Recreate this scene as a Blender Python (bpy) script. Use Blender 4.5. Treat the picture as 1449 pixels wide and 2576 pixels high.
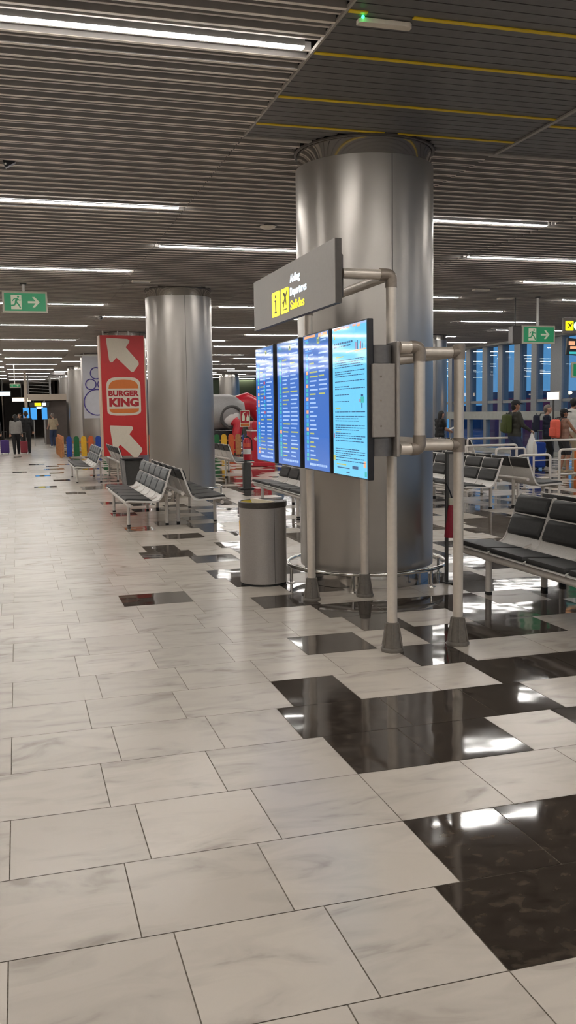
import bpy, bmesh, math, random
from mathutils import Vector, Matrix
random.seed(7)
SC = bpy.context.scene
for o in list(bpy.data.objects):
    bpy.data.objects.remove(o)
PI = math.pi

# ------------------------------------------------------------------ camera, world, exposure
F_PX, YAW, PITCH, ROLL, EYE = 2301.84, .284809, -.10983, .015694, 1.63
r0 = Vector((math.cos(YAW), -math.sin(YAW), 0))
f0 = Vector((math.sin(YAW) * math.cos(PITCH), math.cos(YAW) * math.cos(PITCH), math.sin(PITCH)))
d0 = f0.cross(r0)
rr = r0 * math.cos(ROLL) + d0 * math.sin(ROLL)
dd = -r0 * math.sin(ROLL) + d0 * math.cos(ROLL)
cam = bpy.data.cameras.new('camera')
cam.sensor_fit = 'HORIZONTAL'; cam.sensor_width = 36; cam.lens = 36 * F_PX / 1449
cam.clip_start = .05; cam.clip_end = 600
camo = bpy.data.objects.new('camera', cam); SC.collection.objects.link(camo)
m3 = Matrix((rr, -dd, -f0)).transposed()
camo.matrix_world = Matrix.Translation((0, 0, EYE)) @ m3.to_4x4()
SC.camera = camo

SC.view_settings.view_transform = 'Standard'
SC.view_settings.look = 'None'
SC.view_settings.gamma = 1
SC.view_settings.use_curve_mapping = False
SC.view_settings.exposure = 0.34
STRIP = 50.0            # radiance of the ceiling strips
STRIP_COL = (1, .965, .915)

W = bpy.data.worlds.new('dusk'); SC.world = W; W.use_nodes = True
nt = W.node_tree; nt.nodes.clear()
wo = nt.nodes.new('ShaderNodeOutputWorld'); bg = nt.nodes.new('ShaderNodeBackground')
tc = nt.nodes.new('ShaderNodeTexCoord'); sx = nt.nodes.new('ShaderNodeSeparateXYZ')
cr = nt.nodes.new('ShaderNodeValToRGB')
cr.color_ramp.elements[0].position = .0; cr.color_ramp.elements[0].color = (.15, .42, .78, 1)
cr.color_ramp.elements[1].position = .5; cr.color_ramp.elements[1].color = (.06, .22, .60, 1)
nt.links.new(tc.outputs['Generated'], sx.inputs[0]); nt.links.new(sx.outputs['Z'], cr.inputs[0])
nt.links.new(cr.outputs[0], bg.inputs[0]); bg.inputs[1].default_value = .64
nt.links.new(bg.outputs[0], wo.inputs[0])

# ------------------------------------------------------------------ materials
def nodes(name):
    m = bpy.data.materials.new(name); m.use_nodes = True
    n = m.node_tree.nodes; p = n['Principled BSDF']
    return m, n, m.node_tree.links, p
def mat(name, col, rough=.5, metal=0, emit=0, ecol=None, coat=0, spec=None):
    m, n, l, p = nodes(name)
    p.inputs['Base Color'].default_value = (*col, 1)
    p.inputs['Roughness'].default_value = rough
    p.inputs['Metallic'].default_value = metal
    if spec is not None: p.inputs['Specular IOR Level'].default_value = spec
    if coat: p.inputs['Coat Weight'].default_value = coat; p.inputs['Coat Roughness'].default_value = .03
    if emit:
        p.inputs['Emission Color'].default_value = (*(ecol or col), 1)
        p.inputs['Emission Strength'].default_value = emit
    return m
def nmat(name, col, var=.15, scale=40, rough=.5, metal=0, bump=0, stretch=(1, 1, 1), coat=0):
    """procedural: slight noise in the colour and roughness"""
    m, n, l, p = nodes(name)
    t = n.new('ShaderNodeTexCoord'); mp = n.new('ShaderNodeMapping'); mp.inputs['Scale'].default_value = stretch
    no = n.new('ShaderNodeTexNoise'); no.inputs['Scale'].default_value = scale; no.inputs['Detail'].default_value = 4
    l.new(t.outputs['Object'], mp.inputs[0]); l.new(mp.outputs[0], no.inputs['Vector'])
    r = n.new('ShaderNodeValToRGB')
    r.color_ramp.elements[0].position = .3; r.color_ramp.elements[1].position = .7
    r.color_ramp.elements[0].color = (*[c * (1 - var) for c in col], 1)
    r.color_ramp.elements[1].color = (*[min(1, c * (1 + var)) for c in col], 1)
    l.new(no.outputs[0], r.inputs[0]); l.new(r.outputs[0], p.inputs['Base Color'])
    p.inputs['Roughness'].default_value = rough; p.inputs['Metallic'].default_value = metal
    if coat: p.inputs['Coat Weight'].default_value = coat
    if bump:
        b = n.new('ShaderNodeBump'); b.inputs['Strength'].default_value = bump; b.inputs['Distance'].default_value = .002
        l.new(no.outputs[0], b.inputs['Height']); l.new(b.outputs[0], p.inputs['Normal'])
    return m

def floor_mat(name, dark):
    m, n, l, p = nodes(name)
    t = n.new('ShaderNodeTexCoord'); g = n.new('ShaderNodeNewGeometry')
    wn = n.new('ShaderNodeTexNoise'); wn.inputs['Scale'].default_value = 2.2; wn.inputs['Detail'].default_value = 6
    off = n.new('ShaderNodeVectorMath'); off.operation = 'MULTIPLY_ADD'
    cmb = n.new('ShaderNodeCombineXYZ')
    l.new(g.outputs['Random Per Island'], cmb.inputs[0]); l.new(g.outputs['Random Per Island'], cmb.inputs[1])
    off.inputs[1].default_value = (1, 1, 1)
    mu = n.new('ShaderNodeVectorMath'); mu.operation = 'SCALE'; mu.inputs['Scale'].default_value = 37
    l.new(cmb.outputs[0], mu.inputs[0])
    l.new(t.outputs['Object'], off.inputs[0]); l.new(mu.outputs[0], off.inputs[2])
    mp = n.new('ShaderNodeMapping'); mp.inputs['Scale'].default_value = (1, 1.3 if dark else 2.6, 1); mp.inputs['Rotation'].default_value = (0, 0, .35)
    l.new(off.outputs[0], mp.inputs[0]); l.new(mp.outputs[0], wn.inputs['Vector'])
    wn.inputs['Distortion'].default_value = .3 if dark else 1.2
    r = n.new('ShaderNodeValToRGB'); e = r.color_ramp.elements
    if not dark:
        e[0].position = .27; e[0].color = (.36, .31, .27, 1)
        e[1].position = .55; e[1].color = (.555, .495, .43, 1)
        x = e.new(.40); x.color = (.50, .447, .39, 1)
    else:
        wn.inputs['Scale'].default_value = 14
        e[0].position = .35; e[0].color = (.026, .019, .015, 1)
        e[1].position = .72; e[1].color = (.080, .060, .044, 1)
        x = e.new(.55); x.color = (.044, .034, .027, 1)
    l.new(wn.outputs[0], r.inputs[0])
    hs = n.new('ShaderNodeHueSaturation')
    mr = n.new('ShaderNodeMapRange'); mr.inputs[3].default_value = .93; mr.inputs[4].default_value = 1.06
    l.new(g.outputs['Random Per Island'], mr.inputs[0]); l.new(mr.outputs[0], hs.inputs['Value'])
    l.new(r.outputs[0], hs.inputs['Color']); l.new(hs.outputs[0], p.inputs['Base Color'])
    # polish: worn patches change the gloss, slow waves bend the reflections
    rn = n.new('ShaderNodeTexNoise'); rn.inputs['Scale'].default_value = 1.3; rn.inputs['Detail'].default_value = 5
    l.new(t.outputs['Object'], rn.inputs['Vector'])
    mr2 = n.new('ShaderNodeMapRange')
    mr2.inputs[3].default_value = .03 if dark else .17; mr2.inputs[4].default_value = .08 if dark else .30
    l.new(rn.outputs[0], mr2.inputs[0]); l.new(mr2.outputs[0], p.inputs['Roughness'])
    bn = n.new('ShaderNodeTexNoise'); bn.inputs['Scale'].default_value = 5.5; bn.inputs['Detail'].default_value = 0
    l.new(off.outputs[0], bn.inputs['Vector'])
    b = n.new('ShaderNodeBump'); b.inputs['Strength'].default_value = .35; b.inputs['Distance'].default_value = .0032 if dark else .0016
    l.new(bn.outputs[0], b.inputs['Height']); l.new(b.outputs[0], p.inputs['Normal'])
    p.inputs['Specular IOR Level'].default_value = .55
    return m

M = {}
M['marble'] = floor_mat('white marble', False)
M['granite'] = floor_mat('dark granite', True)
M['grout'] = nmat('grout', (.16, .13, .10), .3, 60, .8)
def steel(name, col, rough, aniso):
    m, n, l, p = nodes(name)
    t = n.new('ShaderNodeTexCoord'); mp = n.new('ShaderNodeMapping'); mp.inputs['Scale'].default_value = (60, 60, .8)
    no = n.new('ShaderNodeTexNoise'); no.inputs['Scale'].default_value = 3; no.inputs['Detail'].default_value = 3
    l.new(t.outputs['Object'], mp.inputs[0]); l.new(mp.outputs[0], no.inputs['Vector'])
    mr = n.new('ShaderNodeMapRange'); mr.inputs[3].default_value = rough - .04; mr.inputs[4].default_value = rough + .05
    l.new(no.outputs[0], mr.inputs[0]); l.new(mr.outputs[0], p.inputs['Roughness'])
    r2 = n.new('ShaderNodeTexNoise'); r2.inputs['Scale'].default_value = 1.4; r2.inputs['Detail'].default_value = 5
    l.new(t.outputs['Object'], r2.inputs['Vector'])
    rp = n.new('ShaderNodeValToRGB'); rp.color_ramp.elements[0].color = (*[c * .88 for c in col], 1); rp.color_ramp.elements[1].color = (*[min(1, c * 1.1) for c in col], 1)
    l.new(r2.outputs[0], rp.inputs[0]); l.new(rp.outputs[0], p.inputs['Base Color'])
    p.inputs['Metallic'].default_value = .92
    return m
M['steel'] = steel('brushed column steel', (.41, .385, .355), .31, .5)
M['mirror_steel'] = steel('polished steel', (.60, .57, .53), .10, 0)
M['chrome'] = mat('chrome tube', (.66, .64, .60), .12, 1)
M['alu'] = nmat('anodised aluminium', (.68, .61, .53), .04, 30, .36, .4)
M['alu_joint'] = nmat('grey cast joint', (.27, .225, .185), .08, 60, .45, .4)
M['foot'] = nmat('grey plastic foot', (.135, .118, .098), .12, 50, .42)
M['bracket'] = nmat('grey painted plate', (.33, .30, .275), .05, 40, .45, .3)
M['bracket_dark'] = nmat('dark painted plate', (.13, .125, .125), .1, 40, .4, .3)
M['black'] = nmat('black plastic', (.012, .012, .015), .2, 60, .35)
M['rubber'] = nmat('black rubber', (.012, .012, .012), .2, 60, .6)
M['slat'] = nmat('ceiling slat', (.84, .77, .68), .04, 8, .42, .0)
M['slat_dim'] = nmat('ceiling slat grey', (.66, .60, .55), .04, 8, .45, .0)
M['slat_side_shaded'] = nmat('ceiling slat shaded flank', (.38, .355, .335), .06, 8, .5, .1)  # flanks darker than undersides: shade between the blades put into the colour
M['plenum'] = nmat('black plenum', (.018, .016, .015), .2, 8, .9)
M['plank'] = nmat('dark ceiling plank', (.125, .118, .115), .1, 14, .42)
M['yellow_line'] = mat('yellow ceiling line', (.85, .60, .02), .5)
M['trim'] = nmat('ceiling trim', (.40, .37, .33), .05, 20, .45, .2)
M['strip'] = mat('light strip', (1, 1, 1), .5, 0, STRIP, STRIP_COL)
M['housing'] = nmat('light housing', (.5, .5, .5), .05, 20, .5)
M['fixture'] = nmat('beige fixture', (.74, .67, .57), .05, 30, .5)
M['green_led'] = mat('green led', (.02, .9, .1), .4, 0, 8, (.02, 1, .15))
M['sign_grey'] = nmat('grey sign panel', (.19, .165, .148), .04, 30, .42)
M['sign_edge'] = nmat('dark sign edge', (.075, .064, .055), .08, 30, .45)
M['lit_yellow'] = mat('lit yellow', (.9, .75, .0), .4, 0, 1.0, (1, .82, .005))
M['lit_white'] = mat('lit white', (.8, .9, 1), .4, 0, 1.25, (.68, .86, 1))
M['ink'] = mat('dark ink', (.05, .045, .01), .5)
M['scr_blue'] = mat('blue screen', (.01, .02, .05), .06, 0, .8, (.045, .165, .57), spec=.35)
M['scr_head'] = mat('blue screen head', (.01, .02, .05), .06, 0, .62, (.06, .22, .60), spec=.35)
M['scr_cyan'] = mat('light blue screen', (.03, .06, .08), .06, 0, .85, (.155, .60, .95), spec=.35)
M['px_yellow'] = mat('yellow pixels', (.1, .1, .02), .06, 0, .8, (.45, .50, .16))
M['px_white'] = mat('white pixels', (.1, .1, .1), .06, 0, .8, (.36, .55, .92))
M['px_green'] = mat('green pixels', (.02, .1, .08), .06, 0, .8, (.05, .48, .50))
M['px_sky'] = mat('sky pixels', (.02, .06, .1), .06, 0, .8, (.06, .36, .85))
M['px_orange'] = mat('orange pixels', (.2, .1, .05), .06, 0, .8, (.85, .42, .22))
M['px_navy'] = mat('navy pixels', (.02, .04, .08), .06, 0, .5, (.03, .14, .34))
M['px_red'] = mat('red pixels', (.2, .03, .05), .06, 0, .6, (.62, .12, .16))
M['exit_green'] = mat('exit sign green', (.01, .19, .075), .4, 0, .22, (.01, .30, .11))
M['exit_pale'] = mat('exit sign pale', (.62, .62, .48), .45, 0, .12, (.7, .72, .55))
M['exit_frame'] = nmat('pale sign frame', (.52, .50, .40), .04, 40, .45)
M['bk_red'] = nmat('red panel', (.50, .018, .020), .05, 6, .38)
M['bk_cream'] = nmat('cream print', (.66, .59, .48), .03, 20, .5)
M['bk_orange'] = nmat('orange print', (.62, .165, .025), .03, 20, .5)
M['bk_text'] = nmat('dark red print', (.38, .012, .018), .03, 20, .5)
M['cream_edge'] = nmat('cream panel edge', (.60, .42, .30), .05, 20, .5)
M['banner'] = nmat('pale banner', (.52, .52, .56), .04, 5, .6)
M['purple'] = mat('purple print', (.07, .045, .25), .6)
M['pad'] = nmat('black vinyl pad', (.016, .0155, .015), .25, 25, .52, 0, .25)
M['pad_grey'] = nmat('grey vinyl pad', (.062, .068, .072), .15, 25, .5, 0, .25)
M['seat_white'] = nmat('pale perforated metal', (.72, .69, .65), .05, 60, .42, .1)
M['bench_tube'] = nmat('pale painted tube', (.66, .61, .56), .05, 30, .4, .1)
M['bin_grey'] = nmat('bin metallic grey', (.36, .335, .315), .05, 90, .36, .55)
M['bin_yellow'] = mat('bin yellow', (.52, .40, .01), .45)
M['bin_dark'] = nmat('bin dark rim', (.040, .032, .027), .2, 40, .4)
M['amber'] = mat('amber sticker', (.72, .38, .02), .45)
M['white'] = nmat('white paint', (.72, .71, .68), .04, 30, .45)
M['red'] = nmat('red paint', (.50, .015, .03), .08, 12, .3)
M['red_dark'] = nmat('dark red cloth', (.27, .012, .03), .15, 30, .6)
M['grey'] = nmat('grey plastic', (.30, .29, .285), .06, 20, .4)
M['grey_dark'] = nmat('dark grey', (.07, .068, .065), .1, 20, .5)
M['f_blue'] = nmat('blue board', (.010, .055, .33), .1, 15, .4)
M['f_green'] = nmat('green board', (.008, .13, .035), .1, 15, .4)
M['f_yellow'] = nmat('yellow board', (.74, .42, .02), .08, 15, .4)
M['f_orange'] = nmat('orange board', (.62, .115, .025), .08, 15, .4)
M['f_wood'] = nmat('tan board', (.46, .21, .08), .15, 15, .5)
M['wall'] = nmat('beige wall', (.34, .30, .26), .06, 3, .7)
M['wall_dark'] = nmat('dark brown wall', (.085, .065, .055), .12, 3, .6)
M['wall_green'] = nmat('dark green wall', (.045, .060, .028), .25, .8, .6)
M['beam'] = nmat('beige beam', (.50, .42, .34), .05, 5, .6)
M['mullion'] = nmat('grey mullion', (.28, .29, .30), .06, 20, .45, .3)
M['sill'] = nmat('pale concrete sill', (.42, .43, .40), .06, 6, .7)
M['outdoor'] = nmat('dusk tarmac', (.10, .13, .18), .2, .3, .8)
M['building'] = nmat('dusk building', (.08, .11, .17), .2, .4, .8)
M['building_red'] = nmat('red hangar', (.45, .05, .10), .2, .4, .7)
M['lamp_warm'] = mat('distant lamp', (1, .8, .5), .5, 0, 6, (1, .75, .4))
M['shop_warm'] = mat('lit shop sign', (1, .8, .6), .5, 0, 2.2, (1, .72, .45))
M['skin'] = nmat('skin', (.52, .29, .20), .06, 20, .5)
M['skin_tan'] = nmat('tanned skin', (.40, .20, .12), .06, 20, .5)
M['hair_black'] = nmat('black hair', (.010, .009, .009), .3, 60, .5)
M['hair_grey'] = nmat('grey brown hair', (.16, .13, .11), .3, 60, .5)
M['eye'] = mat('dark eye', (.02, .015, .01), .2)
M['lips'] = mat('lips', (.33, .11, .09), .5)
for nm, c in dict(c_black=(.012, .012, .013), c_navy=(.012, .016, .035), c_olive=(.035, .034, .026), c_white=(.60, .58, .54), c_grey=(.26, .25, .24),
                  c_tan=(.30, .17, .12), c_jeans=(.03, .045, .10), c_blue=(.012, .05, .30), c_salmon=(.72, .12, .075), c_green=(.05, .065, .012),
                  c_orange=(.60, .13, .02), c_purple=(.06, .03, .16), c_burg=(.24, .035, .05), c_charcoal=(.035, .035, .037), c_beige=(.42, .34, .23)).items():
    M[nm] = nmat(nm[2:] + ' cloth', c, .07, 40, .8, 0, .1)
m, n, l, p = nodes('window glass')
n.remove(p); ou = n['Material Output']
tr = n.new('ShaderNodeBsdfTransparent'); tr.inputs[0].default_value = (.86, .93, .96, 1)
gl = n.new('ShaderNodeBsdfGlossy'); gl.inputs['Roughness'].default_value = .01
fr = n.new('ShaderNodeFresnel'); gg = n.new('ShaderNodeNewGeometry'); mp_ = n.new('ShaderNodeMapRange'); mp_.inputs[3].default_value = 1.52; mp_.inputs[4].default_value = 1 / 1.52
l.new(gg.outputs['Backfacing'], mp_.inputs[0]); l.new(mp_.outputs[0], fr.inputs[0])
mx = n.new('ShaderNodeMixShader')
l.new(fr.outputs[0], mx.inputs[0]); l.new(tr.outputs[0], mx.inputs[1]); l.new(gl.outputs[0], mx.inputs[2]); l.new(mx.outputs[0], ou.inputs[0])
M['glass'] = m

# ------------------------------------------------------------------ mesh helpers
class MB:
    def __init__(s): s.v = []; s.f = []; s.m = []; s.sm = []
    def add(s, vs, fs, mi=0, smooth=False):
        b = len(s.v); s.v += [tuple(v) for v in vs]
        s.f += [tuple(i + b for i in f) for f in fs]; s.m += [mi] * len(fs); s.sm += [smooth] * len(fs)
        return s
    def box(s, x0, x1, y0, y1, z0, z1, mi=0):
        return s.add([(x0, y0, z0), (x1, y0, z0), (x1, y1, z0), (x0, y1, z0), (x0, y0, z1), (x1, y0, z1), (x1, y1, z1), (x0, y1, z1)],
                     [(3, 2, 1, 0), (4, 5, 6, 7), (0, 1, 5, 4), (1, 2, 6, 5), (2, 3, 7, 6), (3, 0, 4, 7)], mi)
    def rbox(s, c, size, bev=.01, seg=2, rot=None, mi=0, smooth=True):
        bm = bmesh.new(); bmesh.ops.create_cube(bm, size=1)
        bmesh.ops.scale(bm, vec=size, verts=bm.verts)
        bmesh.ops.bevel(bm, geom=list(bm.edges), offset=bev, segments=seg, profile=.5, affect='EDGES')
        if rot: bmesh.ops.transform(bm, matrix=rot, verts=bm.verts)
        bmesh.ops.translate(bm, vec=c, verts=bm.verts)
        bm.verts.index_update()
        s.add([v.co[:] for v in bm.verts], [[v.index for v in f.verts] for f in bm.faces], mi, smooth and seg >= 3); bm.free()
        return s
    def quad(s, a, b, c, d, mi=0): return s.add([a, b, c, d], [(0, 1, 2, 3)], mi)
    def tube(s, path, r, seg=12, closed=False, caps=True, mi=0):
        P = [Vector(p) for p in path]; n = len(P); vs = []; prev = None
        rs = r if isinstance(r, (list, tuple)) else [r] * n
        for i in range(n):
            if closed: t = (P[(i + 1) % n] - P[i - 1])
            else: t = P[min(i + 1, n - 1)] - P[max(i - 1, 0)]
            t.normalize()
            if prev is None:
                u = t.orthogonal().normalized() if abs(t.z) > .9 else t.cross(Vector((0, 0, 1))).normalized()
            else:
                u = prev - t * prev.dot(t); u.normalize()
            prev = u; w = t.cross(u)
            for k in range(seg):
                a = 2 * PI * k / seg
                vs.append(P[i] + (u * math.cos(a) + w * math.sin(a)) * rs[i])
        fs = []
        for i in range(n if closed else n - 1):
            j = (i + 1) % n
            for k in range(seg):
                q = (k + 1) % seg
                fs.append((i * seg + k, i * seg + q, j * seg + q, j * seg + k))
        s.add(vs, fs, mi, True)
        if caps and not closed:
            b = len(s.v) - len(vs)
            s.f += [tuple(b + k for k in reversed(range(seg))), tuple(b + (n - 1) * seg + k for k in range(seg))]
            s.m += [mi, mi]; s.sm += [False, False]
        return s
    def lathe(s, prof, c=(0, 0, 0), seg=32, mi=0, smooth=True, a0=0, a1=2 * PI):
        vs = []; full = abs(a1 - a0 - 2 * PI) < 1e-6; n = seg if full else seg + 1
        for (r, z) in prof:
            for k in range(n):
                a = a0 + (a1 - a0) * k / seg
                vs.append((c[0] + r * math.cos(a), c[1] + r * math.sin(a), c[2] + z))
        fs = []
        for i in range(len(prof) - 1):
            for k in range(seg):
                q = (k + 1) % n
                fs.append((i * n + k, i * n + q, (i + 1) * n + q, (i + 1) * n + k))
        return s.add(vs, fs, mi, smooth)
    def prism(s, poly, y0, y1, axis='y', mi=0, smooth=False):
        """extrude a 2-D outline (a, b) along an axis: y -> (a, y, b), x -> (x, a, b), z -> (a, b, z)"""
        f = {'y': lambda a, b, t: (a, t, b), 'x': lambda a, b, t: (t, a, b), 'z': lambda a, b, t: (a, b, t)}[axis]
        n = len(poly)
        vs = [f(a, b, y0) for a, b in poly] + [f(a, b, y1) for a, b in poly]
        s.add(vs, [tuple(range(n)), tuple(reversed(range(n, 2 * n)))], mi)
        b = len(s.v) - 2 * n
        for i in range(n):
            j = (i + 1) % n
            s.f.append((b + i, b + n + i, b + n + j, b + j)); s.m.append(mi); s.sm.append(smooth)
        return s
    def ball(s, c, r, seg=16, ring=10, mi=0):
        r = r if isinstance(r, (tuple, list)) else (r, r, r); vs = []; fs = []
        for i in range(ring + 1):
            t = PI * i / ring
            for k in range(seg):
                a = 2 * PI * k / seg
                vs.append((c[0] + r[0] * math.sin(t) * math.cos(a), c[1] + r[1] * math.sin(t) * math.sin(a), c[2] + r[2] * math.cos(t)))
        for i in range(ring):
            for k in range(seg):
                q = (k + 1) % seg
                fs.append((i * seg + k, (i + 1) * seg + k, (i + 1) * seg + q, i * seg + q))
        return s.add(vs, fs, mi, True)
    def build(s, name, mats, parent=None, link=True, fix=True):
        me = bpy.data.meshes.new(name); me.from_pydata(s.v, [], s.f)
        if not isinstance(mats, (list, tuple)): mats = [mats]
        for q in mats: me.materials.append(M[q] if isinstance(q, str) else q)
        me.polygons.foreach_set('material_index', s.m); me.polygons.foreach_set('use_smooth', s.sm)
        if fix and len(s.f) < 60000:
            bm = bmesh.new(); bm.from_mesh(me); bmesh.ops.recalc_face_normals(bm, faces=bm.faces)
            bm.to_mesh(me); bm.free()
        me.update()
        if any(s.sm): me.set_sharp_from_angle(angle=math.radians(38))
        o = bpy.data.objects.new(name, me); SC.collection.objects.link(o)
        if parent: o.parent = parent
        return o
def tag(o, label, cat, group=None):
    o['label'] = label; o['category'] = cat
    if group: o['group'] = group
    return o
def thing(name, label, cat, loc=(0, 0, 0), rz=0, group=None):
    o = bpy.data.objects.new(name, None); SC.collection.objects.link(o)
    o.location = loc; o.rotation_euler = (0, 0, rz); o.empty_display_size = .1
    return tag(o, label, cat, group)
def struct(o): o['kind'] = 'structure'; return o
KIDS = {}
def copy_tree(o, parent=None):
    c = o.copy(); SC.collection.objects.link(c)
    if parent: c.parent = parent
    for ch in [k for k in bpy.data.objects if k.parent == o]: copy_tree(ch, c)
    return c
def dup(o, loc, rz, label, group=None):
    c = copy_tree(o); c.location = loc; c.rotation_euler = (0, 0, rz); c['label'] = label
    if group: c['group'] = group
    return c
def arc(cx, cy, r, a0, a1, n): return [(cx + r * math.cos(a0 + (a1 - a0) * i / n), cy + r * math.sin(a0 + (a1 - a0) * i / n)) for i in range(n + 1)]
def rrect(x0, x1, y0, y1, r, n=5):
    return arc(x1 - r, y1 - r, r, 0, PI / 2, n) + arc(x0 + r, y1 - r, r, PI / 2, PI, n) + arc(x0 + r, y0 + r, r, PI, 1.5 * PI, n) + arc(x1 - r, y0 + r, r, 1.5 * PI, 2 * PI, n)
def round_path(pts, r, n=5):
    P = [Vector(p) for p in pts]; out = [P[0]]
    for i in range(1, len(P) - 1):
        a = (P[i - 1] - P[i]).normalized(); b = (P[i + 1] - P[i]).normalized()
        s, e = P[i] + a * r, P[i] + b * r
        for k in range(n + 1):
            t = k / n; out.append(s * (1 - t) ** 2 + P[i] * 2 * t * (1 - t) + e * t * t)
    out.append(P[-1]); return out
def text(name, body, org, xd, up, w, h, depth, m, parent, bold=.02):
    """raised lettering whose box starts at org and is w wide and h high"""
    cu = bpy.data.curves.new(name, 'FONT'); cu.body = body; cu.size = 1; cu.offset = bold; cu.extrude = .5; cu.resolution_u = 3
    t = bpy.data.objects.new(name, cu); SC.collection.objects.link(t)
    dg = bpy.context.evaluated_depsgraph_get(); dg.update()
    me = bpy.data.meshes.new_from_object(t.evaluated_get(dg)); bpy.data.objects.remove(t); bpy.data.curves.remove(cu)
    xs = [v.co.x for v in me.vertices]; ys = [v.co.y for v in me.vertices]
    x0, x1, y0, y1 = min(xs), max(xs), min(ys), max(ys)
    xd, up = Vector(xd).normalized(), Vector(up).normalized(); nn = xd.cross(up); org = Vector(org)
    for v in me.vertices:
        a = (v.co.x - x0) / (x1 - x0) * w; b = (v.co.y - y0) / (y1 - y0) * h; c = (v.co.z + .5) * depth
        v.co = org + xd * a + up * b + nn * c
    me.materials.clear(); me.materials.append(M[m])
    o = bpy.data.objects.new(name, me); SC.collection.objects.link(o)
    if parent: o.parent = parent
    return o

# ------------------------------------------------------------------ floor
Y0 = 2.225
DARK = {0: [(1.3, 3.3)], 1: [(1.4, 2.9)], 3: [(1.4, 2.3), (2.7, 4.2)], 4: [(1.3, 2.8), (3.8, 4.8)], 5: [(1.4, 1.8), (2.7, 3.8)], 6: [(2.4, 2.8), (4.3, 5.3)],
        7: [(1.8, 2.3), (2.7, 3.8)], 8: [(2.4, 2.8), (3.3, 4.4)], 9: [(2.3, 3.8), (4.3, 5.8)], 10: [(1.9, 2.4), (3.8, 4.8)],
        11: [(.8, 1.4), (2.3, 2.8), (3.3, 4.3), (4.8, 5.8)], 12: [(1.9, 2.4), (4.4, 5.4)], 13: [(1.8, 2.8), (4.3, 5.3)], 14: [], 15: [(1.8, 2.3), (3.8, 4.3)], 16: [(1.3, 1.9), (2.4, 2.9)],
        17: [(1.4, 1.8), (2.3, 2.8)], 18: [], 19: [(1.8, 2.3), (2.7, 3.3)], 20: [(2.4, 2.7), (3.3, 3.8)], 21: [(1.4, 1.8), (2.3, 2.8)], 22: [(1.9, 2.4), (2.8, 3.8)],
        23: [(2.4, 3.3)], 24: [(2.8, 3.8)], 25: [(1.4, 1.8), (2.3, 2.8)], 26: [(1.8, 2.4), (2.8, 3.3)], 27: [(2.4, 2.8)], 28: [(1.9, 2.3)], 29: [(1.4, 1.8), (2.3, 2.8)],
        34: [(.9, 1.3)], 36: [(1.3, 1.8)], 37: [(1.3, 1.8)], 38: [(.3, .8)], 42: [(.8, 1.2)], 46: [(.4, .8)], 48: [(.8, 1.2)], 50: [(-.2, .2)], 52: [(.7, 1.3)],
        55: [(.8, 1.2)], 57: [(1.2, 1.6)], 58: [(.3, .8)], 70: [(-.2, .1)]}
XL, XR, YN, YF = -13.0, 17.3, -20.0, 76.0
fl = MB(); G = .0022
rnd = random.Random(3)
for k in range(int((YN - Y0) / .5), int((YF - Y0) / .5)):
    y0, y1 = Y0 + .5 * k, Y0 + .5 * k + .5
    base = -.1 if k % 2 == 0 else -.2
    dk = list(DARK.get(k, []))
    edge = max([3.3] + [b for a, b in dk])
    if k < 0: edge = 1.9
    # the checkered waiting zone beyond the listed tiles: about half the tiles are dark
    x = edge if not dk else dk[-1][1]
    if k >= 0 or True:
        x = max(x, edge); on = bool(dk) and dk[-1][1] >= edge
        lastx = x
        while x < XR:
            wd = rnd.choice((.5, .5, 1.0, .4, .9)); on = not on
            if on: dk.append((round(x, 2), round(min(x + wd, XR), 2)))
            x += wd
        if k > 29:
            x = 1.8
            while x < 3.2:
                if rnd.random() < .4: dk.append((round(x, 2), round(x + .5, 2)))
                x += .6
    dk.sort(); clean = []
    for a, b in dk:
        if clean and a < clean[-1][1] - .01: continue
        clean.append((a, b))
    cuts = set(); nn_ = int((XR - XL) / .5) + 2
    fixed = sorted({XL, XR} | {c for ab in clean for c in ab})
    for i in range(nn_):
        xx = base + .5 * (i - 27)
        if XL < xx < XR and min(abs(xx - c) for c in fixed) > .24: cuts.add(round(xx, 3))
    cuts = sorted(cuts | set(fixed))
    for a, b in zip(cuts, cuts[1:]):
        if b - a < .01: continue
        mid = (a + b) / 2
        d = any(p < mid < q for p, q in clean)
        fl.quad((a + G, y0 + G, 0), (b - G, y0 + G, 0), (b - G, y1 - G, 0), (a + G, y1 - G, 0), 1 if d else 0)
fl.quad((XL, YN, -.002), (XR, YN, -.002), (XR, YF, -.002), (XL, YF, -.002), 2)
struct(fl.build('floor', ['marble', 'granite', 'grout'], fix=False))

# ------------------------------------------------------------------ ceiling
CZ = 4.0; XS = 2.0; ZW = 2.43
COLS = [(3.21, 8.265), (3.12, 18.06), (3.15, 27.85), (3.15, 37.6), (3.15, 47.4), (3.15, 57.2), (13.0, 8.265), (13.0, 18.06 + 9.8), (13.0, 37.6), (13.0, 47.4), (13.0, 57.2)]
def spans(x0, x1, y, rad=.648):
    segs = [(x0, x1)]
    for cx, cy in COLS:
        if abs(y - cy) < rad:
            w = math.sqrt(rad * rad - (y - cy) ** 2); out = []
            for a, b in segs:
                if cx + w <= a or cx - w >= b: out.append((a, b)); continue
                if cx - w > a: out.append((a, cx - w))
                if cx + w < b: out.append((cx + w, b))
            segs = out
    return segs
def light_ys(zone):
    if zone in (1, 2, 4): return []
    return []
PN = 4.4         # the dark plank area reaches from here to 8.0
LIGHTS = []     # (zone, x0, x1, y)
def zx(z): return XS + ZW * (z - 1), XS + ZW * z          # zone 1 spans 2.0 .. 4.43, zone 0 lies left of it
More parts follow.
